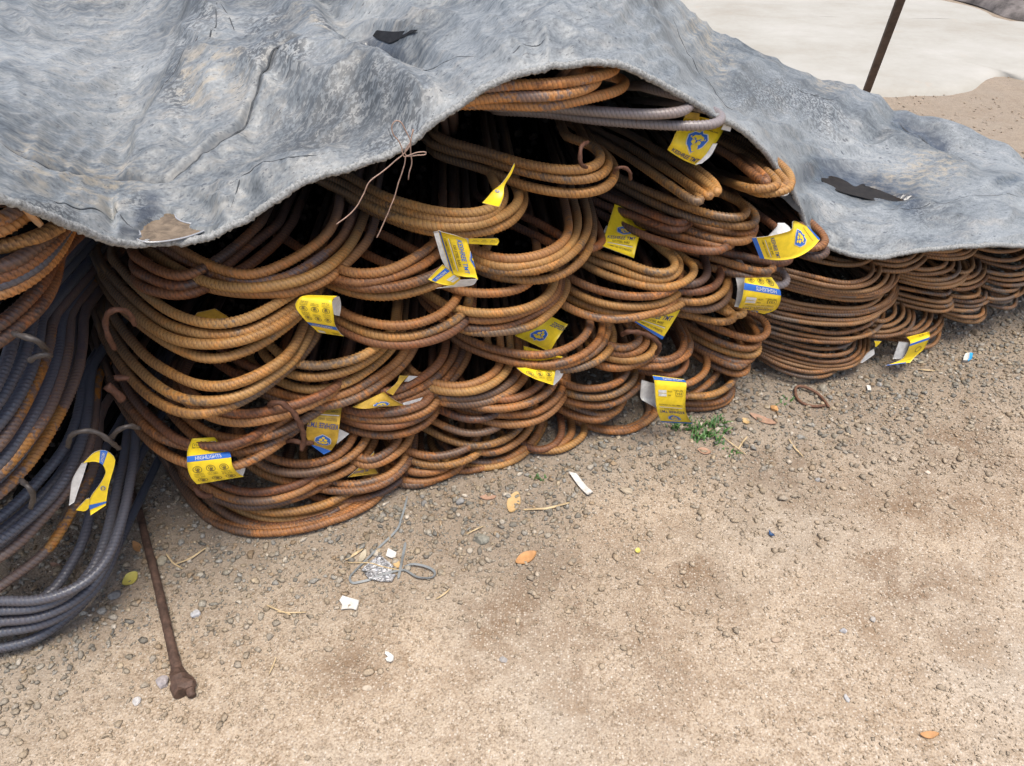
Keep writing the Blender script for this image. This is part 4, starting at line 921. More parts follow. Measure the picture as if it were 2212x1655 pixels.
# puddles lying in the dips
def puddle(key, label, col):
    m, nt, b = newmat('rain water ' + key); b.inputs['Roughness'].default_value = 0.05; b.inputs['Specular IOR Level'].default_value = 0.16 if key == 'a' else 0.03; b.inputs['Roughness'].default_value = .05 if key == 'a' else .3
    geo = nt.nodes.new('ShaderNodeNewGeometry'); n = noise_n(nt, geo.outputs['Position'], 60, 5, 0.7, 0.6)
    nt.links.new(ramp(nt, n, [(0.35, tuple(c * 0.6 for c in col)), (0.65, tuple(c * 1.3 for c in col))]), b.inputs['Base Color'])
    co = PLEV[key]; B2 = catmull(np.array(PUD[key] + PUD[key][:1], float), 1.5)[:-1]; P_ = []
    for p in B2:
        r = raydir(p); n_ = np.array([-co[0], -co[1], 1.0]); tt = (co[2] + 0.0008 - CAMH) / float(n_ @ r); P_.append(CAMP + r * tt)
    P_ = np.array(P_); root = empty('puddle', tuple(P_.mean(0))); tag(root, label, 'puddle', 'puddles on the cover')
    mesh_obj('water', P_, [list(range(len(P_)))], m, root, smooth=False)
    if key != 'a': return root
    rm, nt, b = newmat('water edge ' + key); b.inputs['Base Color'].default_value = (0.30, 0.31, 0.33, 1); b.inputs['Roughness'].default_value = 0.08; b.inputs['Specular IOR Level'].default_value = 1.0
    tube('water_edge', np.vstack([P_, P_[:1]]) + np.array([0, 0, .0004]), .0013, rm, root, k=6)
    return root
puddle('a', 'tan coloured rain puddle caught at the low hem of the cover', (0.17, 0.13, 0.09))
puddle('b', 'small dark puddle in the deep fold near the top of the cover', (0.022, 0.022, 0.023))
puddle('c', 'long brown puddle on the right part of the cover', (0.024, 0.019, 0.015))
puddle('d', 'tiny black puddle just below the deep fold of the cover', (0.03, 0.032, 0.035))
def tarp_at(px, py):
    d = (PX - px) ** 2 + (PY - py) ** 2; i = np.argpartition(d.ravel(), 5)[:5]; w = 1 / (d.ravel()[i] + 2); return (TP.reshape(-1, 3)[i] * w[:, None]).sum(0) / w.sum()
m_fold = simple('dark crease line', (0.05, 0.056, 0.062), .8, 120, .5, .0005)  # thin dark tubes drawn in to mark the creases
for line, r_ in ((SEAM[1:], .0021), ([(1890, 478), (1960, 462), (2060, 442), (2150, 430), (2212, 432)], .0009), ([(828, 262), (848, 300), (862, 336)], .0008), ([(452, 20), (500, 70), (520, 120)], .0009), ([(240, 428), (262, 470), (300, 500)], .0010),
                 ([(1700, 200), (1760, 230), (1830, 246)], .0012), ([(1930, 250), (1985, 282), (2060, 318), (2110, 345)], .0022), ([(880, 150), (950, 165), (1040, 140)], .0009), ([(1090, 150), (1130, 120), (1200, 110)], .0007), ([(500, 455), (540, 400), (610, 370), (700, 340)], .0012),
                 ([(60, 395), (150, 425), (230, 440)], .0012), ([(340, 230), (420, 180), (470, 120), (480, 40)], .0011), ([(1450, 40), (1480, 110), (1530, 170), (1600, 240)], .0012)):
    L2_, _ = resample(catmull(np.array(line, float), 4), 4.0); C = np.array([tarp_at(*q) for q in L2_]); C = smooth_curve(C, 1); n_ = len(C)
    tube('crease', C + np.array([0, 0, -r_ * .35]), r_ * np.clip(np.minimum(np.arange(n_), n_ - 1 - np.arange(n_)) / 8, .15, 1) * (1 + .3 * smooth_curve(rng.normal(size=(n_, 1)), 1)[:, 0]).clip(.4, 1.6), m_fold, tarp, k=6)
# brass eyelet in the turned in flap beside the long dark bars
ey = at_fwd(cv('R7', 1845, 815), on_face(cv('R7', 1845, 815), -0.02)[1]); a = np.linspace(0, 2 * math.pi, 25)
tube('eyelet', [ey + np.array([0.0085 * math.cos(t), -0.001, 0.006 * math.sin(t)]) for t in a], 0.0022, simple('pale metal', (0.6, 0.58, 0.55), 0.4), tarp, k=8)
fl = [cv('R7', *p) for p in [(1700, 700), (1930, 770), (1990, 960), (2000, 1010), (1930, 960), (1850, 880), (1760, 820)]]
mesh_obj('inner_flap', [at_fwd(p, on_face(p, -0.045)[1]) for p in fl], [list(range(len(fl)))], simple('dark inner cloth', (0.05, 0.052, 0.055), 0.8), tarp)

# the pile is packed: straight filler bars added behind the bent ends to keep light out
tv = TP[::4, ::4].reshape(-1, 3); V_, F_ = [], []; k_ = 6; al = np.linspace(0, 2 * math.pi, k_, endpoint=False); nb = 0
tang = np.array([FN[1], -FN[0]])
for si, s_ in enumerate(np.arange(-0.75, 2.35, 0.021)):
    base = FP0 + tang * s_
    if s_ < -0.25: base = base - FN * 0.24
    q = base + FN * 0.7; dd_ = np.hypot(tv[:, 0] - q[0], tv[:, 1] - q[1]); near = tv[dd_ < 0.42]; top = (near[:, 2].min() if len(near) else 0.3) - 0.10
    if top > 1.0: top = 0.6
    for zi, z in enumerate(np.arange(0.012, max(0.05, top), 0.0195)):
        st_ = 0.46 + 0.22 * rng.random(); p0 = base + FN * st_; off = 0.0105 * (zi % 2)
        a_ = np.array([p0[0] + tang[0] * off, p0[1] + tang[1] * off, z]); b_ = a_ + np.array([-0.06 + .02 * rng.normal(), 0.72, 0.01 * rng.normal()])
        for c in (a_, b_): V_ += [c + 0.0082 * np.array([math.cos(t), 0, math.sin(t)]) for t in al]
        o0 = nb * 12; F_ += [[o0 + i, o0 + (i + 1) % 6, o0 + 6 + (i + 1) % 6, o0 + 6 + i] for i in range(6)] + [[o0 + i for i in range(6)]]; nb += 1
o = mesh_obj('filler_bars', V_, F_, simple('dark steel in shade', (0.018, 0.014, 0.012), .9, 60, .4), smooth=True); tag(o, 'dark straight filler bars added inside the pile behind the bent ends', 'steel bars', kind='stuff')  # near-black colour holds the shade of the pile's inside

# ------------------------------------------------------------ tags
_tc = {}
def text_mesh(s):
    if s in _tc: return _tc[s]
    cu = bpy.data.curves.new('t', 'FONT'); cu.body = s; cu.size = 1.0; cu.resolution_u = 2; cu.offset = 0.012
    ob = bpy.data.objects.new('t', cu); me = ob.to_mesh()
    v = np.array([q.co[:2] for q in me.vertices], float); f = [list(p.vertices) for p in me.polygons]
    ob.to_mesh_clear(); bpy.data.objects.remove(ob); bpy.data.curves.remove(cu)
    mn = v.min(0); mx = v.max(0); v = (v - mn) / (mx - mn); asp = (mx - mn)[0] / (mx - mn)[1]
    _tc[s] = (v, f, asp); return _tc[s]
class Patch:
    """a bent sheet given by rows (left point, right point, lift towards the viewer) from the top of the print to its foot"""
    def __init__(self, reg, rows, base, rise=0.0):
        out = []
        for r in rows:
            (xl, yl), (xr, yr) = r[0], r[1]; o = r[2] if len(r) > 2 else 0; o2 = r[3] if len(r) > 3 else o
            a, b = cv(reg, xl, yl), cv(reg, xr, yr)
            pa, pb = self.dist(a, base + o), self.dist(b, base + o2)
            out.append(np.r_[pa, pb])
        c = catmull(np.array(out), 0.004) if len(out) > 2 else catmull(np.array(out), 0.004)
        self.n = 40; c, s = resample(c, n=self.n); self.c = c; self.L = s[-1] / 1.41
        self.W = np.linalg.norm(c[:, :3] - c[:, 3:], axis=1).mean()
        self.curl = rise
    def dist(self, p, pull): return on_face(p, pull)
    def at(self, a, b, off=0.0):
        """a 0..1 left to right, b 0..1 foot to top"""
        a = np.asarray(a, float); b = np.asarray(b, float); t = (1 - b) * (self.n - 1); i = np.clip(t.astype(int), 0, self.n - 2); f = (t - i)[..., None]
        row = self.c[i] * (1 - f) + self.c[i + 1] * f; P = row[..., :3] * (1 - a[..., None]) + row[..., 3:] * a[..., None]
        d = self.c[i + 1] - self.c[i]; tv = -(d[..., :3] + d[..., 3:]); au = row[..., 3:] - row[..., :3]
        N = np.cross(au, tv); N /= np.linalg.norm(N, axis=-1)[..., None] + 1e-9
        toward = ((CAMP - P) * N).sum(-1, keepdims=True); N = np.where(toward < 0, -N, N)
        P = P + N * (self.curl * (4 * (a * (1 - a)))[..., None]); return P + N * off
    def sheet(self, na=9, nb=24):
        A, B = np.meshgrid(np.linspace(0, 1, na), np.linspace(0, 1, nb)); 
        ja = 0.0
        top = self.at(A.ravel(), B.ravel(), 0.0); bot = self.at(A.ravel(), B.ravel(), -0.0006)
        V_ = np.vstack([top, bot]); n = na * nb; f = []; mi = []
        for i in range(nb - 1):
            for j in range(na - 1):
                q = i * na + j; f.append([q, q + 1, q + na + 1, q + na]); mi.append(0); f.append([n + q, n + q + na, n + q + na + 1, n + q + 1]); mi.append(1)
        rim = [i for i in range(na)] + [i * na + na - 1 for i in range(1, nb)] + [(nb - 1) * na + i for i in range(na - 2, -1, -1)] + [i * na for i in range(nb - 2, 0, -1)]
        for x, y in zip(rim, rim[1:] + rim[:1]): f.append([x, y, n + y, n + x]); mi.append(1)
        return V_, f, mi
class Art:
    def __init__(self, patch): self.p = patch; self.g = {}; self.i = 0
    def nx(self, name): self.i += 1; return (name, self.i)
    def add(self, key, ab, faces, lvl=1, grp=None):
        V_, F_ = self.g.setdefault((key, grp), ([], [])); b = len(V_); ab = np.clip(np.asarray(ab, float), 0.0, 1.0)
        V_.extend(self.p.at(ab[:, 0], ab[:, 1], 0.00035 * lvl).tolist()); F_.extend([[b + i for i in f] for f in faces])
    def rect(self, key, a0, b0, a1, b1, lvl=1):
        n = 12 if (b1 - b0) > 0.15 else 4; m = 10; A, B = np.meshgrid(np.linspace(a0, a1, m), np.linspace(b0, b1, n))
        self.add(key, np.c_[A.ravel(), B.ravel()], [[i * m + j, i * m + j + 1, (i + 1) * m + j + 1, (i + 1) * m + j] for i in range(n - 1) for j in range(m - 1)], lvl, self.nx('printed_stripe'))
    def text(self, key, s, a0, a1, b0, h=None, lvl=2):
        v, f, asp = text_mesh(s)
        if h is None: h = (a1 - a0) * self.p.W / asp / self.p.L
        self.add(key, np.c_[a0 + v[:, 0] * (a1 - a0), b0 + v[:, 1] * h], f, lvl, self.nx('lettering')); return h
    def poly(self, key, pts, ca, cb, sc, lvl=2, grp=None):
        pts = np.array(pts, float); c = pts.mean(0); q = np.vstack([pts, c]); n = len(pts)
        ab = np.c_[ca + q[:, 0] * sc, cb + q[:, 1] * sc * self.p.W / self.p.L]
        self.add(key, ab, [[i, (i + 1) % n, n] for i in range(n)], lvl, grp or self.nx('printed_shape'))
    def ring(self, key, ca, cb, r, w, lvl=2, grp=None):
        t = np.linspace(0, 2 * math.pi, 17)[:-1]; k = self.p.W / self.p.L
        ab = np.vstack([np.c_[ca + rr * np.cos(t), cb + rr * k * np.sin(t)] for rr in (r, r - w)])
        self.add(key, ab, [[i, (i + 1) % 16, 16 + (i + 1) % 16, 16 + i] for i in range(16)], lvl, grp or self.nx('printed_ring'))
    # the lion crest: blue seven sided shield with a yellow face
    def crest(self, ca, cb, sc, ink='blue_ink', face='yellow'):
        g1, g2_, g3 = self.nx('crest_outline'), self.nx('crest_shield'), self.nx('crest_face'); sc = sc * .86
        self.poly('white_paper', [(-.52, .22), (-.30, .46), (-.08, .44), (0, .60), (.10, .44), (.34, .46), (.54, .20), (.47, -.18), (.40, -.26), (.06, -.55), (-.12, -.47), (-.42, -.28), (-.48, -.1)], ca, cb, sc * 1.06, 2, g1)
        self.poly(ink, [(-.50, .20), (-.29, .44), (-.07, .42), (0, .57), (.10, .42), (.33, .43), (.52, .18), (.45, -.18), (.39, -.25), (.06, -.52), (-.11, -.45), (-.40, -.27), (-.46, -.1)], ca, cb, sc, 3, g2_)
        for pts in ([(-.33, .10), (-.22, .27), (-.06, .30), (.02, .36), (.12, .29), (.24, .28), (.33, .12), (.24, .04), (.10, .08), (0, .02), (-.1, .08), (-.25, .03)],
                    [(-.24, -.01), (-.12, .03), (-.04, -.02), (-.05, -.18), (-.14, -.22), (-.26, -.14)], [(.24, -.01), (.12, .03), (.04, -.02), (.05, -.18), (.14, -.22), (.26, -.14)],
                    [(-.07, -.21), (0, -.19), (.07, -.21), (.09, -.32), (0, -.40), (-.09, -.32)], [(-.41, .16), (-.35, .22), (-.36, .06)], [(.41, .16), (.35, .22), (.36, .06)]):
            self.poly(face, pts, ca, cb, sc, 4, g3)
        for sx in (-1, 1): self.poly(ink, [(sx * .07, .10), (sx * .20, .15), (sx * .18, .10), (sx * .10, .06)], ca, cb, sc, 5, self.nx('crest_eye'))
    def name_block(self, b0, s=1.0, ink='navy_ink', face='yellow', crest=True):
        """crest, name, grade, rule and motto stacked upward from b0"""
        k = self.p.W / self.p.L
        self.text('brown_ink', 'COMMITTED TO STRENGTH', .13, .87, b0, .050 * k * s)
        self.rect('white_paper', .12, b0 + .10 * k * s, .88, b0 + .118 * k * s, 2); self.rect('brown_ink', .12, b0 + .130 * k * s, .88, b0 + .136 * k * s, 2)
        self.text('brown_ink', '550 STEEL BARS', .24, .76, b0 + .165 * k * s, .06 * k * s)
        self.text(ink, 'KESHREE TMT', .09, .91, b0 + .27 * k * s, .115 * k * s)
        if crest: self.crest(.5, b0 + .72 * k * s, .52 * s, 'blue_ink', face)
    def isi_row(self, b0, s=1.0):
        k = self.p.W / self.p.L
        for w, key, l in ((.12, 'brown_ink', 2), (.105, 'yellow', 3)): self.poly(key, [(-w, -w * .55), (-w, w * .55), (-w * .8, w * .7), (w * .8, w * .7), (w, w * .55), (w, -w * .55), (w * .8, -w * .7), (-w * .8, -w * .7)], .22, b0 + .1 * k, 1, l)
        self.text('brown_ink', 'ISI', .15, .29, b0 + .055 * k, .09 * k, 4); self.text('brown_ink', 'CM/L - 6568791', .10, .40, b0 - .02 * k, .03 * k)
        self.text('brown_ink', 'LOT NO.', .46, .61, b0 + .02 * k, .045 * k); self.text('brown_ink', 'SIZE', .50, .60, b0 + .14 * k, .045 * k)
        self.rect('white_paper', .64, b0 + .11 * k, .90, b0 + .20 * k, 2); self.rect('white_paper', .64, b0 + .0 * k, .90, b0 + .09 * k, 2)
    def band(self, b0, b1, text=None, a0=.3, a1=.75):
        self.rect('blue_ink', 0, b0, 1, b1, 1)
        if text: self.text('white_paper', text, a0, a1, b0 + (b1 - b0) * .2, (b1 - b0) * .6)
    def icons(self, b0, rows=1):
        k = self.p.W / self.p.L; caps = [('CONSISTENCY', 'QUALITY ACROSS', 'THE BAR'), ('BEST BONDING', 'WITH CEMENT', ''), ('SHRINK', 'AND RUST', 'FREE')]
        for r in range(rows):
            bb = b0 - r * .42 * k
            for i in range(3):
                ca = .2 + .3 * i; gi = self.nx('printed_icon'); self.ring('brown_ink', ca, bb, .105, .014, 2, gi); self.ring('brown_ink', ca, bb + .01 * k, .055, .014, 2, gi)
                self.poly('brown_ink', [(-.035, -.02), (0, .035), (.04, .0), (.01, -.04)], ca, bb, 1, 2, gi)
                self.poly('brown_ink', [(-.06, -.08), (-.02, -.05), (.02, -.05), (.06, -.08)], ca, bb, 1, 2, gi)
                for j, c_ in enumerate(caps[i]):
                    if c_: self.text('brown_ink', c_, ca - .11, ca + .11, bb - (.165 + .055 * j) * k, .036 * k)
def make_tag(label, parts, art=None, mat='yellow', group='yellow paper tags on the bars'):
    """parts: list of (patch, front material, back material); art drawn on the first"""
    p0 = parts[0][0]; root = empty('paper_tag', tuple(p0.at(.5, .5))); tag(root, label, 'tag', group)
    V_ = []; F_ = []; MI = []; mats = []
    for p, fm, bm in parts:
        v, f, mi = p.sheet(); b = len(V_); V_.extend(v.tolist()); F_.extend([[b + i for i in q] for q in f])
        for m_ in (fm, bm):
            if M[m_] not in mats: mats.append(M[m_])
        MI.extend([mats.index(M[fm]) if q == 0 else mats.index(M[bm]) for q in mi])
    o = mesh_obj('paper', V_, F_, mats, root, mat_idx=MI)
    if art:
        arts = []
        for i, (p, fn) in enumerate(art):
            A = Art(p); fn(A); arts.append(A)
        for A in arts:
            for (k_, gr), (v, f) in A.g.items(): mesh_obj(gr[0], v, f, M[k_], root, smooth=False)
    return root
P = Patch
t = P('R3', [((812, 782), (1010, 770), -.005, .0), ((775, 880), (1090, 850), .02, .0), ((768, 960), (1150, 915), .035, .02), ((775, 1050), (1165, 1010), .04, .03), ((805, 1130), (1205, 1075), .04, .03), ((855, 1185), (1270, 1118), .035, .02)], .03)
w = P('R3', [((1140, 985), (1272, 1015), .02, .0), ((1160, 1020), (1283, 1050), .02, .0), ((1200, 1080), (1262, 1112), .02, .0)], .01)
def a1(A): A.isi_row(.78); A.band(.525, .62, 'HIGHLIGHTS', .18, .78); A.icons(.38, 2)
make_tag('yellow tag with HIGHLIGHTS on a blue band, lowest at the left of the stack', [(t, 'yellow', 'white_paper'), (w, 'white_paper', 'white_paper')], [(t, a1)])
t = P('R4', [((828, 1425), (600, 1390), .01), ((795, 1395), (560, 1350), .02), ((750, 1320), (480, 1275), .035), ((735, 1200), (400, 1160), .04), ((725, 1110), (440, 1080), .035), ((770, 1068), (520, 1060), .02)], .02)
w = P('R4', [((760, 1075), (790, 1075), .02, .0), ((728, 1130), (803, 1130), .02, -.01), ((730, 1190), (800, 1200), .02, -.01), ((745, 1235), (790, 1245), .02, -.01)], .0)
def a2(A): A.isi_row(.88, .7); A.band(.63, .74, 'HIGHLIGHTS', .18, .85); A.icons(.50, 2)
make_tag('upside down highlights tag curled like a tube, left of centre below the broad orange loop', [(t, 'yellow', 'white_paper'), (w, 'white_paper', 'white_paper')], [(t, a2)])
t = P('R4', [((1915, 570), (2012, 925), .05, .06), ((1895, 560), (1975, 905), .06), ((1800, 530), (1900, 900), .06), ((1700, 505), (1815, 882), .05), ((1660, 490), (1770, 860), .04)], .03)
t2 = P('R4', [((1700, 790), (1570, 922), .05), ((1780, 850), (1640, 950), .05), ((1850, 900), (1740, 975), .05), ((1855, 925), (1800, 972), .045)], .025)
w = P('R4', [((1620, 505), (1665, 495), .03), ((1660, 640), (1700, 630), .03), ((1690, 740), (1765, 800), .03), ((1760, 870), (1830, 880), .03)], .025)
w2 = P('R4', [((1830, 930), (2010, 920), .04), ((1780, 975), (1975, 968), .035), ((1640, 1003), (1900, 985), .03)], .02)
def a3(A): A.name_block(.17, 1.0, 'blue_ink'); A.band(.05, .12)
def a3b(A): A.rect('blue_ink', 0.05, .68, .95, .86, 1); A.text('white_paper', 'HIGHTS', .2, .8, .71, .10); A.rect('white_paper', .1, .35, .6, .48, 2); A.rect('white_paper', .1, .2, .6, .32, 2)
make_tag('glossy yellow and white folded tag with a sideways name, upper centre of the stack', [(t, 'yellow', 'white_paper'), (t2, 'yellow', 'white_paper'), (w, 'white_paper', 'white_paper'), (w2, 'white_paper', 'white_paper')], [(t, a3), (t2, a3b)])
t = P('R6', [((568, 1000), (574, 1012), .0), ((520, 1090), (540, 1100), .0), ((455, 1180), (480, 1200), .0), ((380, 1240), (475, 1280), .0, .01), ((330, 1300), (455, 1340), .0, .02), ((285, 1350), (435, 1385), .0, .03)], .035)
make_tag('narrow curled yellow tag pointing upwards like a leaf on the dipping ochre bars', [(t, 'yellow', 'white_paper')], [(t, lambda A: A.crest(.35, .35, .45))])
t = P('R4', [((2190, 560), (1930, 560), .0), ((2200, 590), (1930, 585), .0), ((2180, 620), (1930, 608), .0)], .0)
w = P('R4', [((1860, 540), (1975, 545), .0), ((1900, 590), (1975, 598), .0), ((1925, 606), (1975, 608), .0)], -.002)
def a5(A):
    for i in range(3): A.text('brown_ink', 'QUALITY ACROSS', .08 + .3 * i, .3 + .3 * i, .4, .14); A.text('brown_ink', 'THE BAR', .12 + .3 * i, .26 + .3 * i, .62, .12)
make_tag('end of a yellow paper loop showing under the lowest dipping ochre bar, small print only', [(t, 'yellow', 'white_paper'), (w, 'white_paper', 'white_paper')], [(t, a5)])
t = P('R7', [((350, 920), (690, 1062), -.17), ((300, 1080), (610, 1180), -.13), ((262, 1200), (565, 1220), -.09), ((240, 1290), (520, 1395), -.06)], .0)
w = P('R7', [((275, 1110), (310, 1110), -.13), ((230, 1210), (275, 1215), -.09), ((213, 1285), (255, 1300), -.06)], -.004)
def a6(A): A.name_block(.06, 1.0)
make_tag('yellow tag hanging upright with its name readable, crossed by two brown bars, right of centre', [(t, 'yellow', 'white_paper'), (w, 'white_paper', 'white_paper')], [(t, a6)])
t = P('R7', [((975, 130), (1330, 215), -.06), ((940, 210), (1300, 290), -.045), ((890, 290), (1230, 400), -.03), ((850, 380), (1150, 500), -.02), ((815, 440), (1075, 578), -.03)], .0, .004)
w = P('R7', [((1320, 200), (1390, 215), .0), ((1290, 260), (1370, 280), .0)], -.01)
w2 = P('R7', [((1220, 385), (1258, 385), .0), ((1150, 490), (1200, 490), .0), ((1060, 572), (1120, 560), .0)], .01)
def a7(A): A.text('navy_ink', 'KESHREE TMT', .1, .92, .05, .10); A.crest(.52, .42, .55); A.text('brown_ink', 'www.keshree.com', .35, .9, .70, .05)
make_tag('slanted yellow crest tag at the top right, under the pair of smooth grey bars', [(t, 'yellow', 'white_paper'), (w, 'white_paper', 'white_paper'), (w2, 'white_paper', 'white_paper')], [(t, a7)])
t = P('R7', [((2060, 1120), (2165, 1230), .03), ((1930, 1068), (2080, 1320), .045), ((1905, 1150), (1950, 1392), .055), ((1720, 1200), (1790, 1415), .05), ((1560, 1220), (1632, 1396), .035)], .02)
w = P('R7', [((1705, 1200), (1900, 1180), .01), ((1780, 1120), (1900, 1130), .0), ((1790, 1085), (1850, 1085), -.01)], .005)
def a8(A): A.rect('blue_ink', 0.02, .955, .98, 1.0, 1); A.text('brown_ink', 'www.keshree.com', .2, .8, .80, .03); A.crest(.5, .60, .56); A.name_block(.10, .9, crest=False); A.band(0, .055)
make_tag('wide yellow tag with blue ends and a central crest beside the cover', [(t, 'yellow', 'white_paper'), (w, 'white_paper', 'white_paper')], [(t, a8)])
t = P('R8', [((1890, 566), (1690, 512), .0), ((1990, 530), (1665, 505), .02), ((2032, 460), (1695, 430), .04), ((2035, 370), (1715, 310), .04), ((2000, 300), (1718, 262), .03), ((1955, 240), (1722, 248), .015)], .02)
w = P('R8', [((1640, 245), (1722, 248), .0), ((1655, 340), (1716, 320), .0), ((1645, 430), (1700, 430), .0), ((1628, 500), (1675, 506), .0)], .03)
def a9(A): A.name_block(.60, .8, crest=False); A.crest(.45, .98, .3); A.isi_row(.42); A.band(.22, .32, 'HIGHLIGHTS', .12, .68); A.icons(.12, 1)
make_tag('tube shaped upside down highlights tag with a white edge, under the wide tag', [(t, 'yellow', 'white_paper'), (w, 'white_paper', 'white_paper')], [(t, a9)])
t = P('R8', [((1262, 1532), (985, 1520), .02), ((1215, 1470), (955, 1450), .035), ((1195, 1390), (938, 1370), .045), ((1200, 1260), (928, 1250), .045), ((1205, 1180), (922, 1160), .04), ((1185, 1142), (905, 1105), .02)], .02)
w = P('R8', [((810, 1148), (922, 1180), .02), ((800, 1230), (928, 1260), .02), ((802, 1310), (930, 1330), .02), ((850, 1345), (940, 1395), .03)], .015)
def a10(A): A.band(.94, 1.0); A.crest(.52, .80, .44); A.name_block(.33, .78, crest=False); A.text('navy_ink', 'KESHREE TMT', .1, .95, .545, .07); A.isi_row(.12); A.band(0, .07, 'HIGHLIGHTS', .1, .7)
def a10(A):
    A.rect('blue_ink', 0, .0, 1, .045, 1)
t10 = t
def a10(A):
    # printed with its head to the ground
    A.band(.955, 1.0); A.crest(.50, .80, .46); A.text('navy_ink', 'KESHREE TMT', .08, .92, .575, .07); A.text('brown_ink', '550 STEEL BARS', .25, .75, .525, .032)
    A.rect('white_paper', .12, .495, .9, .507, 2); A.text('brown_ink', 'COMMITTED TO STRENGTH', .1, .9, .44, .028); A.isi_row(.22); A.band(.02, .10, 'HIGHLIGHTS', .12, .72)
make_tag('long upside down yellow tag with a white side hanging down to the green grass tuft', [(t, 'yellow', 'white_paper'), (w, 'white_paper', 'white_paper')], [(t, a10)])
t = P('R8', [((850, 520), (1150, 530), .0), ((790, 570), (1110, 600), .0), ((725, 622), (990, 790), .0)], -.01)
def a11(A): A.band(0, .09); A.name_block(.16, .95, crest=False)
make_tag('lower corner of a yellow tag with a blue edge, pointing down under three curved bars', [(t, 'yellow', 'white_paper')], [(t, a11)])
t = P('M1', [((635, 772), (455, 688), .0), ((670, 710), (520, 650), .0), ((725, 632), (640, 590), -.02)], -.06)
t2 = P('M1', [((700, 795), (500, 740), .0), ((690, 805), (500, 770), .0), ((700, 800), (480, 830), -.01)], -.05)
t3 = P('M1', [((660, 850), (465, 852), .0), ((660, 880), (500, 880), .015), ((650, 940), (560, 910), .02)], .015)
w = P('M1', [((665, 860), (705, 875), .0), ((655, 900), (690, 905), .0), ((640, 930), (655, 942), .0)], .02)
def a12(A): A.crest(.55, .68, .48); A.text('navy_ink', 'KESHREE', .02, .6, .12, .18)
make_tag('folded upside down crest tag with a hanging white corner, lower middle of the stack', [(t, 'yellow', 'white_paper'), (t3, 'yellow', 'white_paper'), (t2, 'yellow', 'white_paper'), (w, 'white_paper', 'white_paper')], [(t, a12), (t3, lambda A: A.icons(.6, 1))])
t = P('R3', [((2042, 888), (1870, 835), .0), ((2095, 800), (1820, 760), .01), ((2115, 650), (1840, 620), .01), ((2135, 510), (1880, 510), -.01)], .0)
w = P('R3', [((2100, 690), (2200, 740), .0), ((2090, 830), (2130, 800), .0)], -.012)
w3 = P('R3', [((1975, 922), (1868, 845), .0), ((2040, 892), (1880, 832), .0)], .0)
def a13(A): A.crest(.46, .72, .62); A.text('navy_ink', 'KESHREE TMT', .05, 1.0, .30, .11); A.text('brown_ink', '550 STEEL BARS', .1, .7, .2, .05); A.rect('white_paper', .05, .14, .8, .155, 2); A.text('brown_ink', 'COMMITTED TO', .1, .7, .05, .05)
make_tag('tilted yellow tag with a clear blue crest beside the thick wire hoop', [(t, 'yellow_dirty', 'white_paper'), (w, 'white_paper', 'white_paper'), (w3, 'blue_ink', 'white_paper')], [(t, a13)])
t = P('R5', [((740, 590), (460, 725), .0), ((800, 640), (560, 740), .01), ((915, 708), (730, 722), .01)], .005)
t2 = P('R5', [((880, 445), (960, 450), -.01), ((850, 510), (900, 510), .0), ((760, 590), (820, 620), .01)], .0)
w = P('R5', [((960, 448), (1040, 455), .0), ((920, 500), (960, 500), .0)], -.015)
w2 = P('R5', [((905, 690), (1085, 640), .0), ((915, 706), (1035, 700), .0)], .0)
make_tag('crushed tag squeezed flat between bars with part of a purple crest showing, lower left middle', [(t, 'yellow_dirty', 'white_paper'), (t2, 'yellow_dirty', 'white_paper'), (w, 'white_paper', 'white_paper'), (w2, 'white_paper', 'white_paper')], [(t, lambda A: A.crest(.5, .45, .5))])
t = P('R5', [((600, 1180), (655, 1120), .0), ((520, 1260), (640, 1225), .0), ((420, 1345), (690, 1310), .0)], .0)
def a15(A): A.text('navy_ink', 'KESHREE TMT', .05, .75, .18, .14); A.text('brown_ink', 'STEEL BARS', .25, .7, .05, .07)
make_tag('small dirty tag corner poking out low down among nested bars near the ground', [(t, 'yellow_dirty', 'white_paper')], [(t, a15)])
def LPATCH(reg, rows, base):
    return Patch(reg, rows, base)
t = LPATCH('R2', [((735, 1000), (760, 992), .0), ((830, 905), (840, 985), .0), ((930, 886), (900, 1008), .0), ((1012, 950), (925, 1050), .0), ((1010, 1020), (930, 1090), .0), ((960, 1200), (885, 1180), .0), ((942, 1310), (790, 1320), .0), ((935, 1370), (800, 1460), .0)], .20)
w = LPATCH('R2', [((718, 1002), (772, 990), .0), ((640, 1140), (735, 1110), .0), ((620, 1260), (690, 1240), .0), ((608, 1375), (655, 1345), .0)], .175)
t2 = LPATCH('R2', [((790, 1310), (760, 1318), .0), ((780, 1400), (690, 1390), .0), ((740, 1425), (670, 1415), .0)], .18)
def a16(A): A.rect('blue_ink', 0, .76, 1, .82, 1); A.text('white_paper', 'HIGHTS', .15, .85, .775, .03); A.crest(.5, .33, .55, 'navy_ink'); A.rect('blue_ink', 0, .06, 1, .11, 1)
make_tag('torn yellow tag standing open like a ring on the left pile', [(t, 'yellow', 'white_paper'), (w, 'white_paper', 'white_paper'), (t2, 'yellow', 'white_paper')], [(t, a16)])
t = P('S1', [((1262, 1105), (1445, 1060), .0), ((1290, 1140), (1450, 1085), .02), ((1285, 1175), (1440, 1122), .025), ((1255, 1245), (1400, 1200), .02), ((1210, 1290), (1330, 1262), .02), ((1090, 1335), (1290, 1310), .025)], .03)
w = P('S1', [((1200, 1140), (1285, 1150), .02), ((1175, 1210), (1260, 1215), .02), ((1150, 1280), (1225, 1275), .02)], .025)
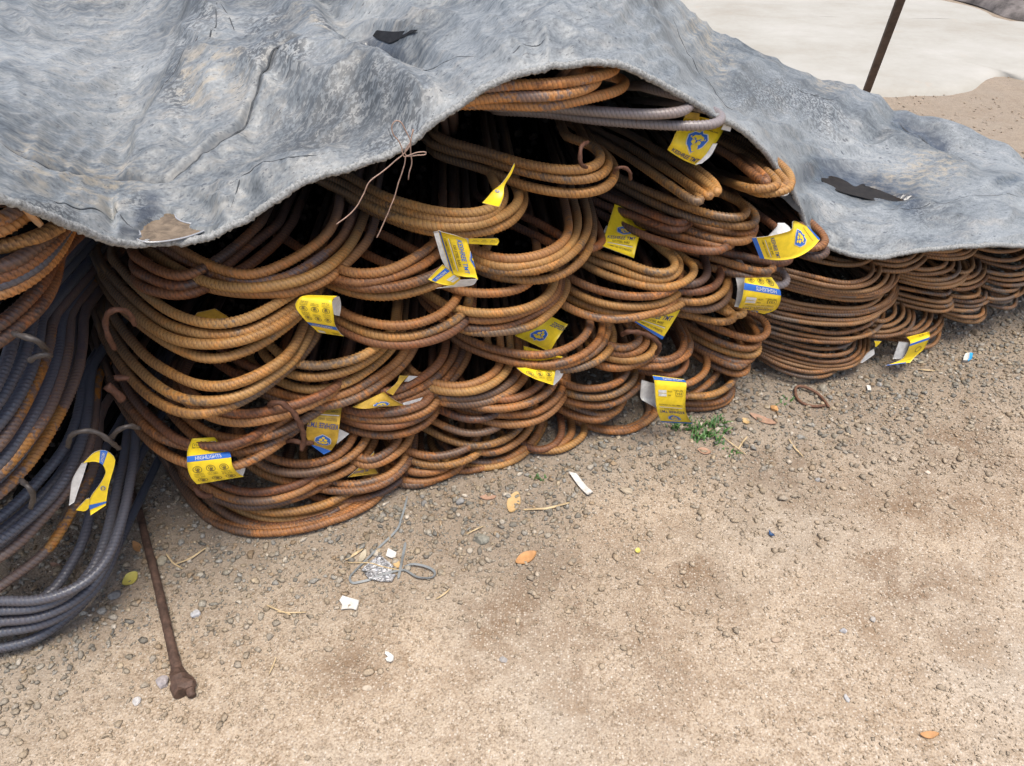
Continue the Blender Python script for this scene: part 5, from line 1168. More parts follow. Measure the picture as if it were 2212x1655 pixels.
def a17(A): A.rect('blue_ink', 0, .70, 1, .75, 1); A.ring('brown_ink', .6, .52, .16, .03); A.ring('brown_ink', .6, .88, .1, .02); A.rect('blue_ink', 0, 0, .8, .05, 1); A.text('brown_ink', 'COMMITTED TO STRENGTH', .1, .9, .2, .03)
make_tag('yellow tag with white back showing, at the foot of the far stack', [(t, 'yellow', 'white_paper'), (w, 'white_paper', 'white_paper')], [(t, a17)])
t = P('S1', [((1000, 1135), (1060, 1138), .0), ((1010, 1160), (1035, 1165), .0), ((1008, 1180), (1015, 1185), .0)], .02)
w = P('S1', [((1000, 1200), (1005, 1240), .0), ((945, 1235), (980, 1260), .0), ((888, 1310), (905, 1312), .0)], .03)
make_tag('thin white and yellow tag edge left of the ground lying tag in the far stack', [(t, 'yellow', 'white_paper'), (w, 'white_paper', 'white_paper')])
t = P('M3', [((240, 445), (330, 425), .0), ((215, 475), (400, 470), .0), ((210, 500), (410, 500), .0)], -.06)
make_tag('dim ochre tag deep in the hollow above the four golden bars', [(t, 'yellow_dirty', 'white_paper')])
t = P('R6', [((2085, 545), (2203, 560), .0), ((2070, 600), (2203, 625), .0)], -.01)
make_tag('piece of yellow paper just under the tip of the smooth grey bars', [(t, 'yellow_dirty', 'white_paper')])

# ------------------------------------------------------------ the ground
def gh(x, y):
    return 0.007 * mnoise.noise(Vector((x * 2.2, y * 2.2, 1))) + 0.0035 * mnoise.noise(Vector((x * 9, y * 9, 5))) + 0.0016 * mnoise.noise(Vector((x * 31, y * 31, 8))) - 0.004
def footdist(x, y): return float(FACE0 - FN @ np.array([x, y]))          # metres in front of the stack
def footd(P): return FACE0 - P[:, :2] @ FN
gx = np.r_[np.linspace(-60, -4, 12), np.linspace(-3.6, -1.5, 12), np.arange(-1.45, 2.6, 0.017), np.linspace(2.7, 6, 18), np.linspace(7, 60, 12)]
gy = np.r_[np.linspace(-12, -0.6, 8), np.linspace(-0.4, 0.2, 8), np.arange(0.22, 2.9, 0.017), np.linspace(3.0, 8, 50), np.linspace(9, 90, 14)]
GX, GY = np.meshgrid(gx, gy, indexing='ij'); gz = np.array([gh(x, y) for x, y in zip(GX.ravel(), GY.ravel())])
GP = np.c_[GX.ravel(), GY.ravel(), gz]
fdm = footd(GP)
gn = np.array([mnoise.noise(Vector((x * 3.1, y * 3.1, 2.5))) + 0.5 * mnoise.noise(Vector((x * 9, y * 9, 7))) for x, y in GP[:, :2]])
def gravel_density(fd, n): return np.clip(1.25 - np.clip(fd, 0, 9) / 0.36 + 0.6 * n, 0.0, 1.0)
grav = gravel_density(fdm, gn)
damp = np.zeros(len(GP))
for (px, py), rad in (((1700, 1010), .10), ((1880, 990), .12), ((2040, 1020), .13), ((1960, 1060), .10), ((1260, 1290), .10), ((1340, 1420), .09), ((1100, 1320), .08), ((1950, 1260), .11), ((2080, 960), .12), ((1480, 1220), .07), ((760, 1440), .04)):
    c = on_ground((px, py)); damp = np.maximum(damp, np.exp(-((GP[:, 0] - c[0]) ** 2 + (GP[:, 1] - c[1]) ** 2) / (2 * rad ** 2)))
ny = len(gy); iu, iv = np.meshgrid(np.arange(len(gx) - 1), np.arange(ny - 1), indexing='ij')
fcs = np.stack([iu * ny + iv, (iu + 1) * ny + iv, (iu + 1) * ny + iv + 1, iu * ny + iv + 1], -1).reshape(-1, 4)
def ground_material():
    m, nt, b = newmat('sandy earth'); geo = nt.nodes.new('ShaderNodeNewGeometry'); v = geo.outputs['Position']
    a = noise_n(nt, v, 2.3, 4, 0.55); c = noise_n(nt, v, 40, 4, 0.72); d = noise_n(nt, v, 260, 1, 0.7); e = noise_n(nt, v, 9, 5, 0.6, 0.5)
    col = ramp(nt, math_n(nt, 'ADD', math_n(nt, 'MULTIPLY', c, 0.5), math_n(nt, 'MULTIPLY', d, 0.5)), [(0.36, (0.195, 0.143, 0.092)), (0.47, (0.355, 0.276, 0.198)), (0.60, (0.475, 0.388, 0.292))])
    col = mix(nt, col, (0.42, 0.375, 0.31), ramp(nt, a, [(0.45, 0.0), (0.65, 0.5)]))
    dmp = math_n(nt, 'MULTIPLY', attr(nt, 'damp'), ramp(nt, math_n(nt, 'ADD', math_n(nt, 'MULTIPLY', e, 0.6), math_n(nt, 'MULTIPLY', c, 0.4)), [(0.44, 0.0), (0.58, 1.0)]))
    col = mix(nt, col, (0.15, 0.092, 0.052), math_n(nt, 'MULTIPLY', dmp, 0.9))
    brown = ramp(nt, e, [(0.52, 0.0), (0.68, 0.45)]); col = mix(nt, col, (0.27, 0.19, 0.12), brown)
    vo = nd(nt, 'ShaderNodeTexVoronoi', Scale=260.0); nt.links.new(v, vo.inputs['Vector'])
    sc = nt.nodes.new('ShaderNodeSeparateColor'); nt.links.new(vo.outputs['Color'], sc.inputs[0])
    peb = ramp(nt, sc.outputs[0], [(0.0, (0.20, 0.165, 0.13)), (0.35, (0.36, 0.29, 0.22)), (0.7, (0.47, 0.40, 0.32)), (1.0, (0.62, 0.56, 0.48))])
    pm = math_n(nt, 'MULTIPLY', ramp(nt, sc.outputs[1], [(0.45, 0.0), (0.5, 1.0)]), 0.7)
    col = mix(nt, col, peb, math_n(nt, 'MULTIPLY', pm, ramp(nt, vo.outputs['Distance'], [(0.35, 1.0), (0.6, 0.0)])))
    col = mix(nt, col, (0.20, 0.165, 0.13), math_n(nt, 'MULTIPLY', attr(nt, 'grav'), 0.62))
    nt.links.new(col, b.inputs['Base Color']); b.inputs['Roughness'].default_value = 0.92; b.inputs['Specular IOR Level'].default_value = 0.2
    h = math_n(nt, 'ADD', math_n(nt, 'MULTIPLY', d, 0.5), math_n(nt, 'ADD', math_n(nt, 'MULTIPLY', c, 0.9), math_n(nt, 'MULTIPLY', vo.outputs['Distance'], -0.5)))
    bump(nt, b, h, 0.8, 0.0035); return m
g = mesh_obj('ground', GP, fcs, ground_material(), attrs={'grav': grav, 'damp': damp}); g['kind'] = 'structure'
# loose gravel: little angular stones, dense at the foot of the stacks, thinning out over the earth
def stones(n, smin, smax, power, region, densfn, nface, behind=False):
    x = rng.uniform(region[0], region[1], n); y = rng.uniform(region[2], region[3], n)
    nn = np.array([mnoise.noise(Vector((a * 3.1, b * 3.1, 2.5))) + 0.5 * mnoise.noise(Vector((a * 9, b * 9, 7))) for a, b in zip(x, y)])
    fd = FACE0 - (x * FN[0] + y * FN[1]); keep = rng.random(n) < densfn(fd, nn, x, y)
    # only where the picture or a step to the side can see
    keep &= ((fd > -0.55) | behind) & (np.abs(x) < 0.25 + y * 0.95)
    x, y = x[keep], y[keep]; n = len(x); s = smin + (smax - smin) * rng.random(n) ** power
    if nface == 8:
        bv = np.array([(1, 0, 0), (-1, 0, 0), (0, 1, 0), (0, -1, 0), (0, 0, 1), (0, 0, -1)], float)
        bf = np.array([(0, 2, 4), (2, 1, 4), (1, 3, 4), (3, 0, 4), (2, 0, 5), (1, 2, 5), (3, 1, 5), (0, 3, 5)])
    else:
        p = (1 + 5 ** .5) / 2
        bv = np.array([(-1, p, 0), (1, p, 0), (-1, -p, 0), (1, -p, 0), (0, -1, p), (0, 1, p), (0, -1, -p), (0, 1, -p), (p, 0, -1), (p, 0, 1), (-p, 0, -1), (-p, 0, 1)]) / 1.9
        bf = np.array([(0, 11, 5), (0, 5, 1), (0, 1, 7), (0, 7, 10), (0, 10, 11), (1, 5, 9), (5, 11, 4), (11, 10, 2), (10, 7, 6), (7, 1, 8), (3, 9, 4), (3, 4, 2), (3, 2, 6), (3, 6, 8), (3, 8, 9), (4, 9, 5), (2, 4, 11), (6, 2, 10), (8, 6, 7), (9, 8, 1)])
    k = len(bv); V_ = bv[None] * (1 + 0.28 * rng.normal(size=(n, k, 1))) * np.stack([rng.uniform(.7, 1.25, n), rng.uniform(.6, 1.0, n), rng.uniform(.4, .75, n)], 1)[:, None]
    ax = rng.uniform(-.5, .5, n); cx, sx = np.cos(ax)[:, None], np.sin(ax)[:, None]
    Y, Z = V_[..., 1] * cx - V_[..., 2] * sx, V_[..., 1] * sx + V_[..., 2] * cx
    an = rng.uniform(0, 6.28, n); ca, sa = np.cos(an)[:, None], np.sin(an)[:, None]
    X, Y = V_[..., 0] * ca - Y * sa, V_[..., 0] * sa + Y * ca
    V_ = np.stack([X, Y, Z], -1) * (s / 2)[:, None, None]
    z = np.array([gh(a, b) for a, b in zip(x, y)]) + s * 0.17
    V_ += np.stack([x, y, z], 1)[:, None]
    F_ = bf[None] + (np.arange(n) * k)[:, None, None]
    pal = np.array([(.23, .205, .16), (.185, .17, .14), (.30, .25, .185), (.36, .29, .20), (.28, .205, .13), (.15, .14, .12), (.42, .37, .30), (.26, .245, .215), (.22, .175, .12), (.30, .27, .22)])
    c = pal[rng.integers(0, len(pal), n)] * rng.uniform(.8, 1.2, (n, 1)); far_ = np.clip((fd[keep] - .15) / .25, 0, .88)[:, None]; c = c * (1 - far_) + far_ * (np.array([.385, .305, .215]) * rng.uniform(.75, 1.2, (n, 1))); c = np.repeat(np.c_[c, np.ones(n)], k, 0)
    return V_.reshape(-1, 3), F_.reshape(-1, 3), c, n
m, nt, b = newmat('gravel stone'); geo = nt.nodes.new('ShaderNodeNewGeometry')
n_ = noise_n(nt, geo.outputs['Position'], 320, 3, 0.6)
nt.links.new(mix(nt, attr(nt, 'tint', 'Color'), (0.5, 0.5, 0.5), 0.0), b.inputs['Base Color'])
mx = mix(nt, attr(nt, 'tint', 'Color'), ramp(nt, n_, [(0.3, 0.62), (0.7, 1.25)]), 1.0, 'MULTIPLY'); nt.links.new(mx, b.inputs['Base Color'])
b.inputs['Roughness'].default_value = 0.85; M['stone'] = m
dens1 = lambda fd, n, x, y: np.clip(gravel_density(fd, n) * 0.80 + 0.26 + 0.16 * np.clip(n, 0, 1) + 0.25 * np.exp(-((x - .75) ** 2 + (y - .55) ** 2) / .05), 0, 1)
dens2 = lambda fd, n, x, y: np.clip(gravel_density(fd, n) * 0.95 + 0.008 + 0.02 * np.clip(n, 0, 1), 0, 1)
va, fa, ca_, na_ = stones(150000, .0026, .0068, 1.5, (-1.35, 2.1, .38, 2.7), dens1, 8)
vb, fb, cb_, nb_ = stones(50000, .0055, .0160, 1.9, (-1.35, 2.1, .38, 2.7), dens2, 20)
vc, fc_, cc_, nc_ = stones(9000, .004, .016, 2.0, (1.1, 3.0, 2.5, 4.2), lambda fd, n, x, y: np.clip(.16 + .4 * n, 0, 1), 8, True); cc_[:, :3] = cc_[:, :3] * .5 + np.array([.22, .165, .115])
o = mesh_obj('gravel', np.vstack([va, vb, vc]), np.vstack([fa, fb + len(va), fc_ + len(va) + len(vb)]), M['stone'], smooth=False, cols=np.vstack([ca_, cb_, cc_])); o['kind'] = 'stuff'
tag(o, 'loose grey and tan gravel scattered over the earth, thickest along the foot of the stacks', 'gravel')

# the pale cement patch behind the cover, a slab a few centimetres thick with a worn edge
pts = [(1250, 330), (1500, 260), (1700, 232), (1800, 216), (1880, 212), (1940, 211), (1990, 208), (2050, 203), (2100, 197), (2130, 183), (2155, 166), (2185, 168), (2230, 178), (2300, 175), (2420, 150), (2600, 120),
       (2700, 100), (2560, 75), (2400, 62), (2212, 54), (2118, 22), (2026, 0), (1900, -40), (1600, -75), (1200, -90), (1000, 60)]
P_ = np.array([on_ground(p) for p in pts])[:, :2]; Pd, _ = resample(catmull(np.c_[np.vstack([P_, P_[:1]]), np.zeros(len(P_) + 1)], 0.05), 0.05); Pd = Pd[:-1, :2]
jit = np.array([mnoise.noise(Vector((p[0] * 5, p[1] * 5, 3))) for p in Pd]); cen = Pd.mean(0); dirs = Pd - cen; dirs /= np.linalg.norm(dirs, axis=1)[:, None]
rings = []; 
for sc_, z in ((1.0, -0.02), (0.985, 0.006), (0.965, 0.018), (0.93, 0.024), (0.8, 0.028), (0.6, 0.03), (0.4, 0.03), (0.2, 0.03), (0.05, 0.03)):
    q = cen + (Pd + dirs * (jit * 0.03)[:, None] - cen) * sc_
    rings.append(np.c_[q, [z + 0.010 * mnoise.noise(Vector((a * 1.6, b_ * 1.6, 0))) * (z > 0) for a, b_ in q]])
n = len(Pd); V_ = np.vstack(rings); f_ = []
for r_ in range(len(rings) - 1):
    for i in range(n): j = (i + 1) % n; f_.append([r_ * n + i, r_ * n + j, (r_ + 1) * n + j, (r_ + 1) * n + i])
f_.append([(len(rings) - 1) * n + i for i in range(n)])
m, nt, b = newmat('pale cement'); geo = nt.nodes.new('ShaderNodeNewGeometry'); mp = nt.nodes.new('ShaderNodeMapping'); mp.inputs['Rotation'].default_value = (0, 0, 0.5); mp.inputs['Scale'].default_value = (1, 1.4, 1)
nt.links.new(geo.outputs['Position'], mp.inputs[0]); a = noise_n(nt, mp.outputs[0], 2.0, 6, 0.65); c = noise_n(nt, geo.outputs['Position'], 1.1, 5, 0.6); d = noise_n(nt, geo.outputs['Position'], 26, 5, 0.7)
col = ramp(nt, math_n(nt, 'ADD', math_n(nt, 'MULTIPLY', a, 0.45), math_n(nt, 'ADD', math_n(nt, 'MULTIPLY', c, 0.4), math_n(nt, 'MULTIPLY', d, 0.15))), [(0.36, (0.30, 0.275, 0.23)), (0.50, (0.355, 0.34, 0.30)), (0.64, (0.41, 0.395, 0.36))])
col = mix(nt, col, (0.40, 0.32, 0.25), ramp(nt, noise_n(nt, geo.outputs['Position'], 5, 6, 0.75), [(0.62, 0.0), (0.72, 0.6)]))
nt.links.new(col, b.inputs['Base Color']); b.inputs['Roughness'].default_value = 0.85; bump(nt, b, d, 0.3, 0.004)
slab = mesh_obj('cement_patch', V_, f_, m); slab['kind'] = 'structure'
# dark wet debris strip beyond the cement
pts = [(2015, -12), (2110, 12), (2205, 45), (2420, 50), (2700, 70), (2900, 20), (2500, -60), (2100, -100), (1900, -90)]
P_ = np.array([on_ground(p) for p in pts])[:, :2]; P_, _ = resample(catmull(np.c_[np.vstack([P_, P_[:1]]), np.zeros(len(P_) + 1)], 0.08), 0.08); P_ = P_[:-1]
cen = P_.mean(0); V_ = []; n = len(P_)
for sc_, z in ((1, .0), (.97, .06), (.85, .10), (.6, .13), (.3, .14)):
    for p in P_: q = cen + (p - cen) * sc_; V_.append([q[0], q[1], z + (0.05 * mnoise.noise(Vector((q[0] * 6, q[1] * 6, 0))) if z else 0)])
f_ = [[r_ * n + i, r_ * n + (i + 1) % n, (r_ + 1) * n + (i + 1) % n, (r_ + 1) * n + i] for r_ in range(4) for i in range(n)] + [[4 * n + i for i in range(n)]]
o = mesh_obj('rubble_heap', V_, f_, simple('grey rubble', (0.16, 0.14, 0.13), 0.85, 9, 0.7, 0.02)); tag(o, 'low heap of dark grey rubble beyond the pale cement at the top right corner', 'rubble')
# the leaning rusty post
base = on_ground((1864, 213)); L_ = 2.6; up = CAMP + raydir((1946, -8)) * (float(base[1]) / float(raydir((1864, 213))[1]) * 0.80)
d_ = (up - base) / np.linalg.norm(up - base); pts = [base - d_ * 0.12 + d_ * t for t in np.linspace(0, L_, 60)]
post = empty('leaning_post', tuple(base)); tag(post, 'thin brown steel post leaning at the edge of the pale cement', 'post')
m = simple('brown painted steel', (0.085, 0.055, 0.042), 0.6, 22, 0.5, 0.001)
rr = 0.0175 * (float(base[1]) / 3.6)
V_ = []; sx = np.array([1, 0, 0]); sy = np.cross(d_, sx); sy /= np.linalg.norm(sy)
for p in pts:
    for a, c in ((-1, -.35), (-.8, -1), (1, -1), (1, 1), (.1, 1), (.1, .75), (.8, .75), (.8, -.8), (-.7, -.8), (-.75, -.35)): V_.append(p + rr * (a * sx + c * sy * .8))
mesh_obj('angle_bar', V_, [list(q) for q in tube_faces(60, 10).tolist()] + [list(range(10)), [59 * 10 + i for i in range(10)]], m, post, smooth=False)
foot = [base + np.array([x, y, z]) for z in (-.02, .012) for x, y in ((-.05, -.04), (.05, -.04), (.05, .04), (-.05, .04))]
mesh_obj('foot_plate', foot, [[0, 1, 2, 3], [4, 5, 6, 7], [0, 1, 5, 4], [1, 2, 6, 5], [2, 3, 7, 6], [3, 0, 4, 7]], m, post, smooth=False)

# ------------------------------------------------------------ wires, litter, plants
def pts3(reg, pts, fn): return np.array([fn(cv(reg, *p[:2]), *(p[2:])) for p in pts])
def onf(pull): return lambda p, o=0.0: on_face(p, pull + o)
def wire_on(key, reg, pts, pull, r, mat='wire', jitter=0.05):
    C, _ = resample(catmull(pts3(reg, pts, onf(pull)), 0.004), 0.004)
    tube('tie_wire', C, r, M[mat], BUNDLES[key], k=8, jitter=jitter, lobes=2, lobe_h=0.18, twist=260)
wire_on('B2', 'R6', [(1215, 815, -.03), (1165, 845, 0), (1147, 930, .01), (1158, 1010, .01), (1200, 1035, -.01)], .045, .0034)
wire_on('B9', 'R3', [(1485, 520, -.03), (1510, 475, 0), (1600, 470, .01), (1690, 535, .015), (1745, 615, .02), (1785, 700, .02), (1800, 790, .02), (1780, 880, .02)], .04, .0048)
wire_on('B9', 'R3', [(1640, 800, -.01), (1720, 805, .01), (1800, 822, .015), (1880, 820, .01)], .02, .0042)
wire_on('B7', 'R1', [(1010, 1530, -.02), (955, 1420, 0), (930, 1300, 0), (965, 1212, .01), (1050, 1188, .01), (1140, 1225, 0), (1190, 1320, -.01)], .085, .0040)
wire_on('B8', 'R2', [(940, 315), (990, 350), (1040, 395), (1085, 440)], .055, .0062)
wire_on('B8', 'R2', [(1010, 250), (1070, 245), (1140, 252)], .045, .0045)
wire_on('B33', 'R3', [(860, 1190, -.01), (850, 1240, .01), (900, 1280, .015), (985, 1290, .01)], .025, .0050)
wire_on('B43', 'R8', [(635, 745, -.01), (700, 722, .01), (820, 735, .01), (920, 785, .015), (968, 850, .01), (940, 915, -.01)], .03, .0046)
wire_on('B18', 'R7', [(345, 640, -.01), (375, 600, .01), (440, 598, .01), (485, 640, .01), (490, 700, -.01)], .03, .0030)
wire_on('L4', 'R1', [(120, 1400, -.01), (200, 1425, .01), (300, 1452, .015), (370, 1500, .01), (415, 1550, -.01)], .225, .0036, 'wire_dark')
wire_on('L4', 'R1', [(260, 1640, .0), (330, 1600, .01), (400, 1585, .01), (445, 1600, .0)], .225, .0034, 'wire_dark')
wire_on('L4', 'R2', [(185, 1150, -.01), (250, 1210, .01), (295, 1290, .01), (270, 1390, .0)], .215, .0036, 'wire_dark')
wire_on('L5', 'R2', [(600, 850, -.02), (625, 760, .0), (700, 722, .01), (800, 715, .01), (890, 745, .01), (970, 805, .01), (1050, 870, -.01)], .19, .0034, 'wire_dark')
wire_on('L6', 'R2', [(985, 770, -.01), (1050, 705, .0), (1140, 672, .0), (1225, 690, -.01)], .155, .0036, 'wire_dark')
# dry leaf wedged in the left pile
# thin pale wire knotted through the hem
kw = empty('knotted_wire', tuple(on_face(cv('S3', 660, 965), .13))); tag(kw, 'thin pale wire knotted at the cover hem, its ends hanging over the loops', 'wire')
for p_, pl in (([(715, 815), (700, 870), (690, 920), (655, 965), (600, 1015), (530, 1075), (440, 1145), (400, 1225), (345, 1320), (230, 1415)], .115),
               ([(640, 945), (655, 985), (690, 975), (740, 960), (792, 958), (790, 975), (740, 978), (680, 985), (660, 960), (690, 900)], .12),
               ([(668, 985), (650, 1070), (620, 1160), (585, 1270), (545, 1370), (480, 1500)], .115),
               ([(650, 950), (625, 890), (590, 850), (578, 800), (600, 762), (635, 770), (665, 820), (690, 870), (700, 900)], .125),
               ([(715, 820), (700, 880), (698, 960), (706, 1030), (690, 1090), (688, 1132)], .11)):
    C, _ = resample(catmull(pts3('S3', p_, onf(pl)), 0.003), 0.003); C += 0.0008 * smooth_curve(rng.normal(size=C.shape), 2)
    tube('strand', C, .00085, M['wire_thin'], kw, k=6)
# heavy rusty digging bar on the ground
def gpt(p, z=0.0): q = on_ground(p, z); return np.array([q[0], q[1], z + gh(q[0], q[1]) + 0.0])
ib = empty('iron_bar', tuple(on_ground(cv('S5', 1110, 1040)))); tag(ib, 'rusty brown iron bar with a lumpy forked end, lying on the earth', 'iron bar')
mi = simple('brown corroded iron', (0.085, 0.05, 0.036), 0.7, 90, 0.55, 0.0015)
C = catmull(np.array([gpt(cv('S5', *p), z) for *p, z in [(800, -260, .012), (830, -60, .012), (880, 90, .011), (930, 290, .010), (985, 500, .010), (1035, 720, .009), (1085, 940, .009), (1125, 1110, .009)]]), 0.006)
C, _ = resample(C, 0.005); tube('shaft', C, np.interp(np.linspace(0, 1, len(C)), [0, .9, 1], [.0070, .0078, .0095]), mi, ib, k=12, jitter=0.035)
e0, e1 = C[-4], gpt(cv('S5', 1160, 1210), .011); ax = (e1 - e0) / np.linalg.norm(e1 - e0); le = np.linalg.norm(e1 - e0)
sd_ = np.cross(ax, [0, 0, 1]); sd_ /= np.linalg.norm(sd_); upv = np.array([0, 0, 1.0])
prof = [(0, .010, .009), (.2, .012, .011), (.42, .015, .013), (.6, .017, .014), (.85, .019, .014), (1.0, .017, .012)]
V_ = []; 
for t_, w_, h_ in prof:
    for q in range(10):
        an = 2 * math.pi * q / 10; j = 1 + .12 * rng.normal(); V_.append(e0 + ax * le * t_ + sd_ * w_ * math.cos(an) * j + upv * h_ * math.sin(an) * j)
mesh_obj('lumpy_head', V_, [list(q) for q in tube_faces(6, 10).tolist()] + [list(range(10)), [50 + i for i in range(10)]], mi, ib, smooth=False)
A_, B_ = gpt(cv('S5', 1188, 1160), .011), gpt(cv('S5', 1208, 1235), .009); tube('broken_lug', [A_ + (B_ - A_) * t for t in np.linspace(0, 1, 5)], [.008, .0078, .007, .0065, .006], mi, ib, k=7, jitter=.12)
# small ring of rusty rod on the gravel
ro = empty('rod_ring', tuple(on_ground(cv('S1', 480, 1560)))); tag(ro, 'small bent ring of rusty rod lying on the gravel before the far stack', 'rod ring')
C = catmull(np.array([gpt(cv('S1', *p), z) for *p, z in [(640, 1655, .004), (600, 1600, .005), (540, 1545, .008), (450, 1500, .012), (385, 1492, .012), (368, 1530, .009), (390, 1590, .006), (450, 1632, .004), (530, 1645, .005), (610, 1640, .008)]]), .004)
tube('bent_rod', resample(C, .004)[0], .0034, simple('brown rod', (0.15, 0.075, 0.045), 0.7, 150, 0.4), ro, k=8, jitter=.06)
# grey plastic strapping
st_m = simple('grey plastic strap', (0.20, 0.215, 0.22), 0.45, 60, 0.2, 0.0003)
def strap(name, label, cat, reg, pts, w, mat, th=.0006, z0=.004, parent=None, rot=0.0):
    C = catmull(np.array([gpt(cv(reg, *p[:2]), (p[2] if len(p) > 2 else z0)) for p in pts]), .004); C, _ = resample(C, .004); T, N, B = frames(C)
    if len(C) < 3: return
    s = np.linspace(0, 1, len(C))[:, None]; a = 0.5 * np.sin(s * 9 + rot) + rot; Wd = np.cross(T, [0, 0, 1.0]); Wd /= np.linalg.norm(Wd, axis=1)[:, None] + 1e-9
    U = np.cross(Wd, T); X = Wd * np.cos(a) + U * np.sin(a); Y = -Wd * np.sin(a) + U * np.cos(a)
    tp = np.clip(np.minimum(s, 1 - s) / 0.02, .4, 1)
    V_ = np.stack([C + X * w / 2 * tp + Y * th, C - X * w / 2 * tp + Y * th, C - X * w / 2 * tp - Y * th, C + X * w / 2 * tp - Y * th], 1).reshape(-1, 3)
    o = mesh_obj(name, V_, [list(q) for q in tube_faces(len(C), 4).tolist()] + [[0, 1, 2, 3]] + [[4 * (len(C) - 1) + i for i in range(4)]], mat, smooth=False); tag(o, label, cat); return o
strap('plastic_strap', 'long grey plastic strap trailing from under the stack into a flat loop on the gravel', 'strap', 'S6',
      [(605, 150), (585, 230), (560, 310), (540, 370), (490, 430), (400, 510), (300, 610), (220, 690), (180, 735), (195, 778), (260, 775), (350, 748), (450, 710), (560, 682), (600, 690), (680, 738, .006), (785, 742, .006), (806, 700, .007), (750, 662, .008), (650, 640, .008), (580, 655)], .0042, st_m)
strap('strap_piece', 'short straight piece of grey strap touching the silver foil', 'strap', 'S6', [(590, 478), (572, 570), (556, 650), (536, 745)], .0052, st_m)
straw_m = simple('dry straw', (0.50, 0.38, 0.22), 0.7, 80, 0.2, 0.0002)
for reg, p, w_, lab in (('S6', [(1458, 250), (1560, 243), (1640, 238), (1800, 198)], .0042, 'thick dry straw stem beside the round tan leaf'), ('S6', [(150, 610), (210, 572), (275, 528)], .0045, 'short dry straw left of the silver foil'),
                         ('S6', [(165, 630), (330, 635), (420, 660), (545, 682)], .0018, 'thin straw crossing over the silver foil'), ('S6', [(1040, 425), (1100, 398), (1165, 368)], .0022, 'thin straw above the wedge shaped stone'),
                         ('S6', [(815, 905), (870, 870), (918, 828)], .0026, 'pale straw below the flat strap loop'), ('S5', [(1110, 402), (1200, 370), (1260, 330), (1312, 290)], .0032, 'curved straw blade right of the iron bar shaft'),
                         ('S5', [(1048, 340), (1090, 395), (1150, 432)], .0028, 'forked dry stalk meeting the curved straw blade'), ('S5', [(1680, 655), (1750, 685), (1830, 712)], .0022, 'straw lying across another straw left of the white paper scrap'),
                         ('S5', [(1745, 695), (1830, 700), (1925, 698)], .0018, 'level straw crossing under another near the white paper scrap'), ('S5', [(1738, 985), (1720, 1040), (1695, 1095)], .002, 'small upright looking straw on bare earth near the bottom left'),
                         ('S7', [(985, 320), (1020, 365), (1062, 412)], .003, 'dry stalk on the earth right of the grass tuft'), ('S7', [(770, 308), (745, 340), (722, 375)], .003, 'grey twig just beside the grass tuft'),
                         ('S7', [(640, 310), (690, 350), (765, 402)], .0026, 'reddish twig running down right from the grass tuft'), ('S1', [(1355, 1360), (1420, 1368), (1490, 1375)], .004, 'white splinter near the tag at the far stack'),
                         ('S1', [(1735, 1190), (1780, 1230), (1845, 1278)], .003, 'grey twig beside the blue and white wrapper')):
    strap('straw', lab, 'straw', reg, p, w_, straw_m, th=.0008, z0=.005)['group'] = 'bits of straw on the ground'
# flat scraps, leaves: closed outlines, bent a little and given thickness
def scrap(name, label, cat, reg, poly, mat, lift=.003, curl=.004, seed=0, crumple=.0, group=None, parent_thick=.0004, smooth=True):
    P = np.array([gpt(cv(reg, *p), 0)[:2] for p in poly]); c = P.mean(0); n = len(P); K_ = 6; V_ = [];
    Ld = max(1e-3, np.linalg.norm(P - c, axis=1).max())
    def z(q): d = np.linalg.norm(q - c) / Ld; return gh(*q) + lift + curl * d * d + crumple * (mnoise.noise(Vector((q[0] * 120, q[1] * 120, seed))) + .5 * mnoise.noise(Vector((q[0] * 300, q[1] * 300, seed))))
    for k_ in range(K_, 0, -1):
        for p in P: q = c + (p - c) * k_ / K_; V_.append([q[0], q[1], z(q)])
    V_.append([c[0], c[1], z(c)]); m_ = len(V_); V_ = V_ + [[a, b_, zz - parent_thick * 2] for a, b_, zz in V_]
    f_ = []
    for r_ in range(K_ - 1):
        for i in range(n): j = (i + 1) % n; f_.append([r_ * n + i, r_ * n + j, (r_ + 1) * n + j, (r_ + 1) * n + i])
    for i in range(n): f_.append([(K_ - 1) * n + i, (K_ - 1) * n + (i + 1) % n, K_ * n])
    f_ += [[m_ + q for q in f[::-1]] for f in f_]; f_ += [[i, (i + 1) % n, m_ + (i + 1) % n, m_ + i] for i in range(n)]
    o = mesh_obj(name, V_, f_, mat, smooth=smooth); tag(o, label, cat, group); return o
def ell(cx_, cy_, a, b_, rot=0, n=18, tip=.12):
    o = []
    for i in range(n):
        t = 2 * math.pi * i / n; rx = a * math.cos(t) * (1 + tip * abs(math.cos(t)) ** 6); ry = b_ * math.sin(t)
        o.append((cx_ + rx * math.cos(rot) - ry * math.sin(rot), cy_ + rx * math.sin(rot) + ry * math.cos(rot)))
    return o
lf = {'tan': simple('tan dry leaf', (0.50, 0.34, 0.16), 0.6, 70, 0.15, .0004), 'orange': simple('orange brown leaf', (0.46, 0.24, 0.10), 0.6, 70, 0.2, .0004), 'pink': simple('pinkish brown leaf', (0.36, 0.22, 0.15), 0.65, 70, 0.2, .0004),
      'yellow': simple('yellow leaf', (0.58, 0.50, 0.12), 0.55, 60, 0.15, .0003), 'grey': simple('faded leaf', (0.40, 0.35, 0.26), 0.7, 60, 0.2, .0004)}
LFG = 'fallen leaves on the ground'
def leaf(label, reg, cx_, cy_, a, b_, rot, col, curl=.006, lift=.004):
    o = scrap('fallen_leaf', label, 'leaf', reg, ell(cx_, cy_, a, b_ * .92, rot, 22, .22), lf[col], lift * .6, curl * .35, 3, .0007, LFG)
    return o
